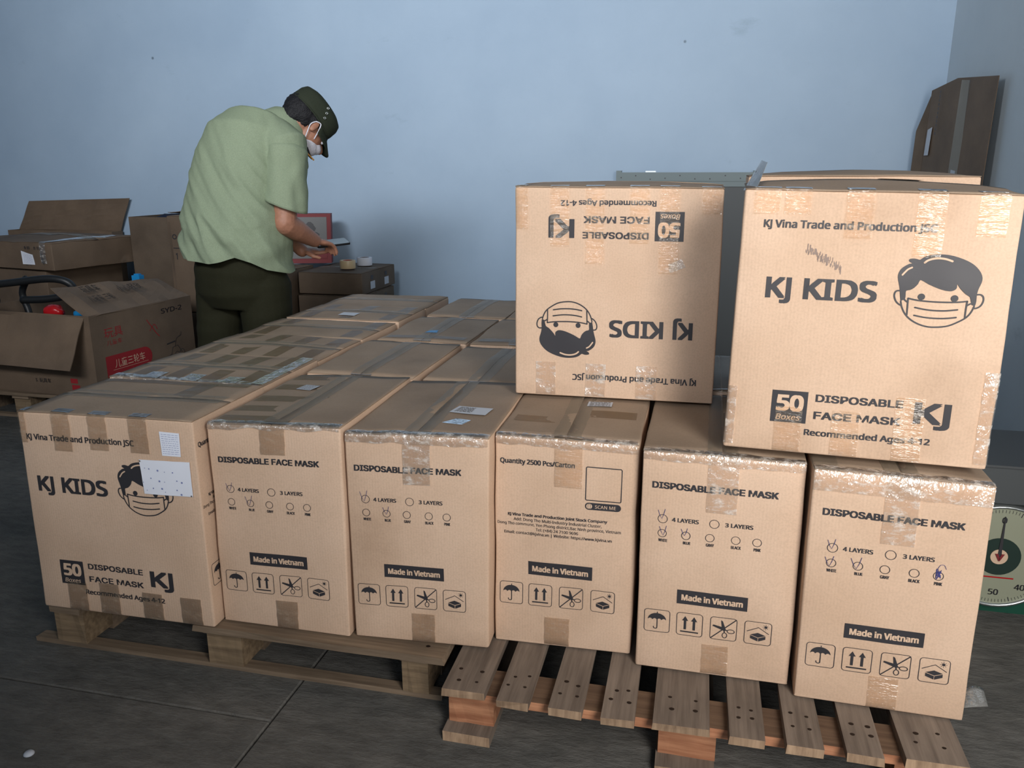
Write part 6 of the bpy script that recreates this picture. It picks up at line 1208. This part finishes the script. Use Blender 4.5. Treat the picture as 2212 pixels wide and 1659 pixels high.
def sleeve(A0, A1, r0, r1, t0=.0, t1=.80, seed=0):
    ax = (A1 - A0).normalized(); a = ax.cross(V((0, 1, 0))).normalized(); b = ax.cross(a); g = Geo(); vs = []; n = 40; R = 24
    for j in range(R + 1):
        t = t0 + (t1 - t0) * j / R; c = A0.lerp(A1, t); r = r0 + (r1 - r0) * (j / R) ** .7
        for k in range(n):
            th = math.tau * k / n; d = a * math.cos(th) + b * math.sin(th)
            w_ = noise.noise(V((math.cos(th) * 1.6 + seed, math.sin(th) * 1.6, t * 3.2))) * .010 + noise.noise(V((math.cos(th) * 3.4, math.sin(th) * 3.4 + seed, t * 8))) * .004
            s1 = math.sin(math.pi / 2 * min(1, j / 4)); vs.append(c + d * (r + w_) * s1 + ax * (.03 * math.cos(th - .8) * (j / R)))
    for k in range(n): vs.append(A0.lerp(A1, t1) + (vs[R * n + k] - A0.lerp(A1, t1)) * .94)
    fs = [(j * n + k, j * n + (k + 1) % n, (j + 1) * n + (k + 1) % n, (j + 1) * n + k) for j in range(R + 1) for k in range(n)]
    return g.add(vs, fs).build('sleeve', M['shirt'], man, True)
sleeve(Rsh + V((-.005, 0, .02)), Rel, .084, .086); sleeve(Lsh + V((0, 0, .02)), Lel, .078, .078, seed=3)
# collar stand and fall, badge
cr_ = Geo(); rows = []
ca, cb = (rgt).normalized(), (fwd * .62 - UPV * .78).normalized(); cu = V((.62, .0, .78)).normalized()
CC = V((.212, .0, 1.380))
for j, (du, rr) in enumerate(((0.036, .072), (.044, .078), (.034, .090), (-.004, .112), (-.034, .128))):
    for k in range(36):
        t = math.radians(-158 + 316 * k / 35); rows.append(CC + cu * du + (ca * math.sin(t) - (cb) * math.cos(t)) * rr)
fs = [(j * 36 + k, j * 36 + k + 1, (j + 1) * 36 + k + 1, (j + 1) * 36 + k) for j in range(4) for k in range(35)]
cr_.add(rows, fs).build('collar', M['shirt'], man, True)
bd = [V((.245, -.098, 1.375)), V((.285, -.105, 1.300)), V((.318, -.085, 1.268)), V((.305, -.075, 1.315))]
Geo().slab(bd, .004).build('collar_badge', M['badge'], man)
Geo().tube([bd[1] + V((.012, -.004, -.008)), bd[2] + V((.006, -.004, -.004))], .003, 6).build('badge_piping', M['gold'], man)
# trousers
def trwarp(p, n):
    d = .006 * noise.noise(V((p.x * 9, p.y * 9, p.z * 5))) + .003 * noise.noise(V((p.x * 8, p.y * 8, p.z * 26))); return p + n * d
fuse('trousers', [rings_solid([(V((.0, 0, .92)), rgt, fwd, .185, .145), (V((-.005, 0, .82)), rgt, fwd, .200, .165), (V((-.005, 0, .72)), rgt, fwd, .195, .160), (V((0, 0, .66)), rgt, fwd, .165, .13)], 32),
    chain([V((.085, -.07, .76)), V((.088, -.075, .55)), V((.08, -.085, .30)), V((.075, -.095, .09))], [.115, .105, .090, .080], 22),
    chain([V((-.085, .06, .76)), V((-.105, .06, .55)), V((-.115, .06, .30)), V((-.115, .06, .09))], [.110, .100, .088, .080], 22)], 'trousers', man, .007, 5, trwarp)
Geo().tube([V((.0, 0, .885)) + rgt * (.187 * math.cos(t * math.tau / 32)) + fwd * (.148 * math.sin(t * math.tau / 32)) for t in range(32)], .012, 8, True).build('belt', M['black'], man, True)
for c in (V((.075, -.095, 0)), V((-.115, .06, 0))):
    fuse('shoe', [ell(c + fwd * .10 + UPV * .038, (fwd, rgt, UPV), (.085, .047, .036)), ell(c + fwd * -.01 + UPV * .045, (fwd, rgt, UPV), (.075, .042, .043)), Geo().add([c + fwd * f + rgt * r_ + UPV * z for z in (.001, .022) for f, r_ in ((-.085, -.035), (-.085, .035), (.10, .046), (.18, .02), (.18, -.02), (.10, -.046))], [(0, 1, 2, 3, 4, 5), (11, 10, 9, 8, 7, 6)] + [(i, (i + 1) % 6, 6 + (i + 1) % 6, 6 + i) for i in range(6)])], 'shoe', man, .007, 3)
# phone held in the right hand
Rz = Matrix.Rotation(PR, 4, 'Z')
ph = thing('phone', 'dark phone held flat in the hands of the bending man', 'phone', V((PX, PY, 0)) + Rz @ V((.395, .08, .905)), PR + .28)
ph.rotation_euler = (math.radians(14), math.radians(-4), PR + .25)
def rbox(w_, h, t, r, z0=0.0):
    g = Geo(); p = []
    for cx, cy, a0 in ((w_ - r, h - r, 0), (-w_ + r, h - r, 90), (-w_ + r, -h + r, 180), (w_ - r, -h + r, 270)):
        for k in range(5): a_ = math.radians(a0 + k * 22.5); p.append((cx + r * math.cos(a_), cy + r * math.sin(a_)))
    n = len(p); g.add([(x, y, z0) for x, y in p] + [(x, y, z0 + t) for x, y in p], [tuple(range(n))[::-1], tuple(range(n, 2 * n))] + [(i, (i + 1) % n, n + (i + 1) % n, n + i) for i in range(n)]); return g
rbox(.076, .037, .009, .008).build('phone_case', M['phone'], ph); rbox(.073, .034, .0006, .006, .009).build('phone_screen', M['screen'], ph)

# small things on the floor
g = Geo().lathe([(0, .006), (.008, .0055), (.011, .002), (.011, 0), (0, 0)], seg=18)
bc = tag(g.build('bottle_cap', M['paper_grey'], smooth=True), 'small pale disc lying on the dark floor at the lower left', 'bottle cap'); bc.location = (-1.346, 1.193, .0005)
g = Geo().sheet([(0, 0, 0), (.05, .01, .004), (.055, .06, .012), (.01, .05, .002)], .0005, 5, 5, .01, 2, .006)
pf = tag(g.build('plastic_scrap', M['film'], smooth=True), 'crumpled bit of clear film at the foot of the rightmost front carton', 'plastic film'); pf.location = (.585, 1.60, .143)
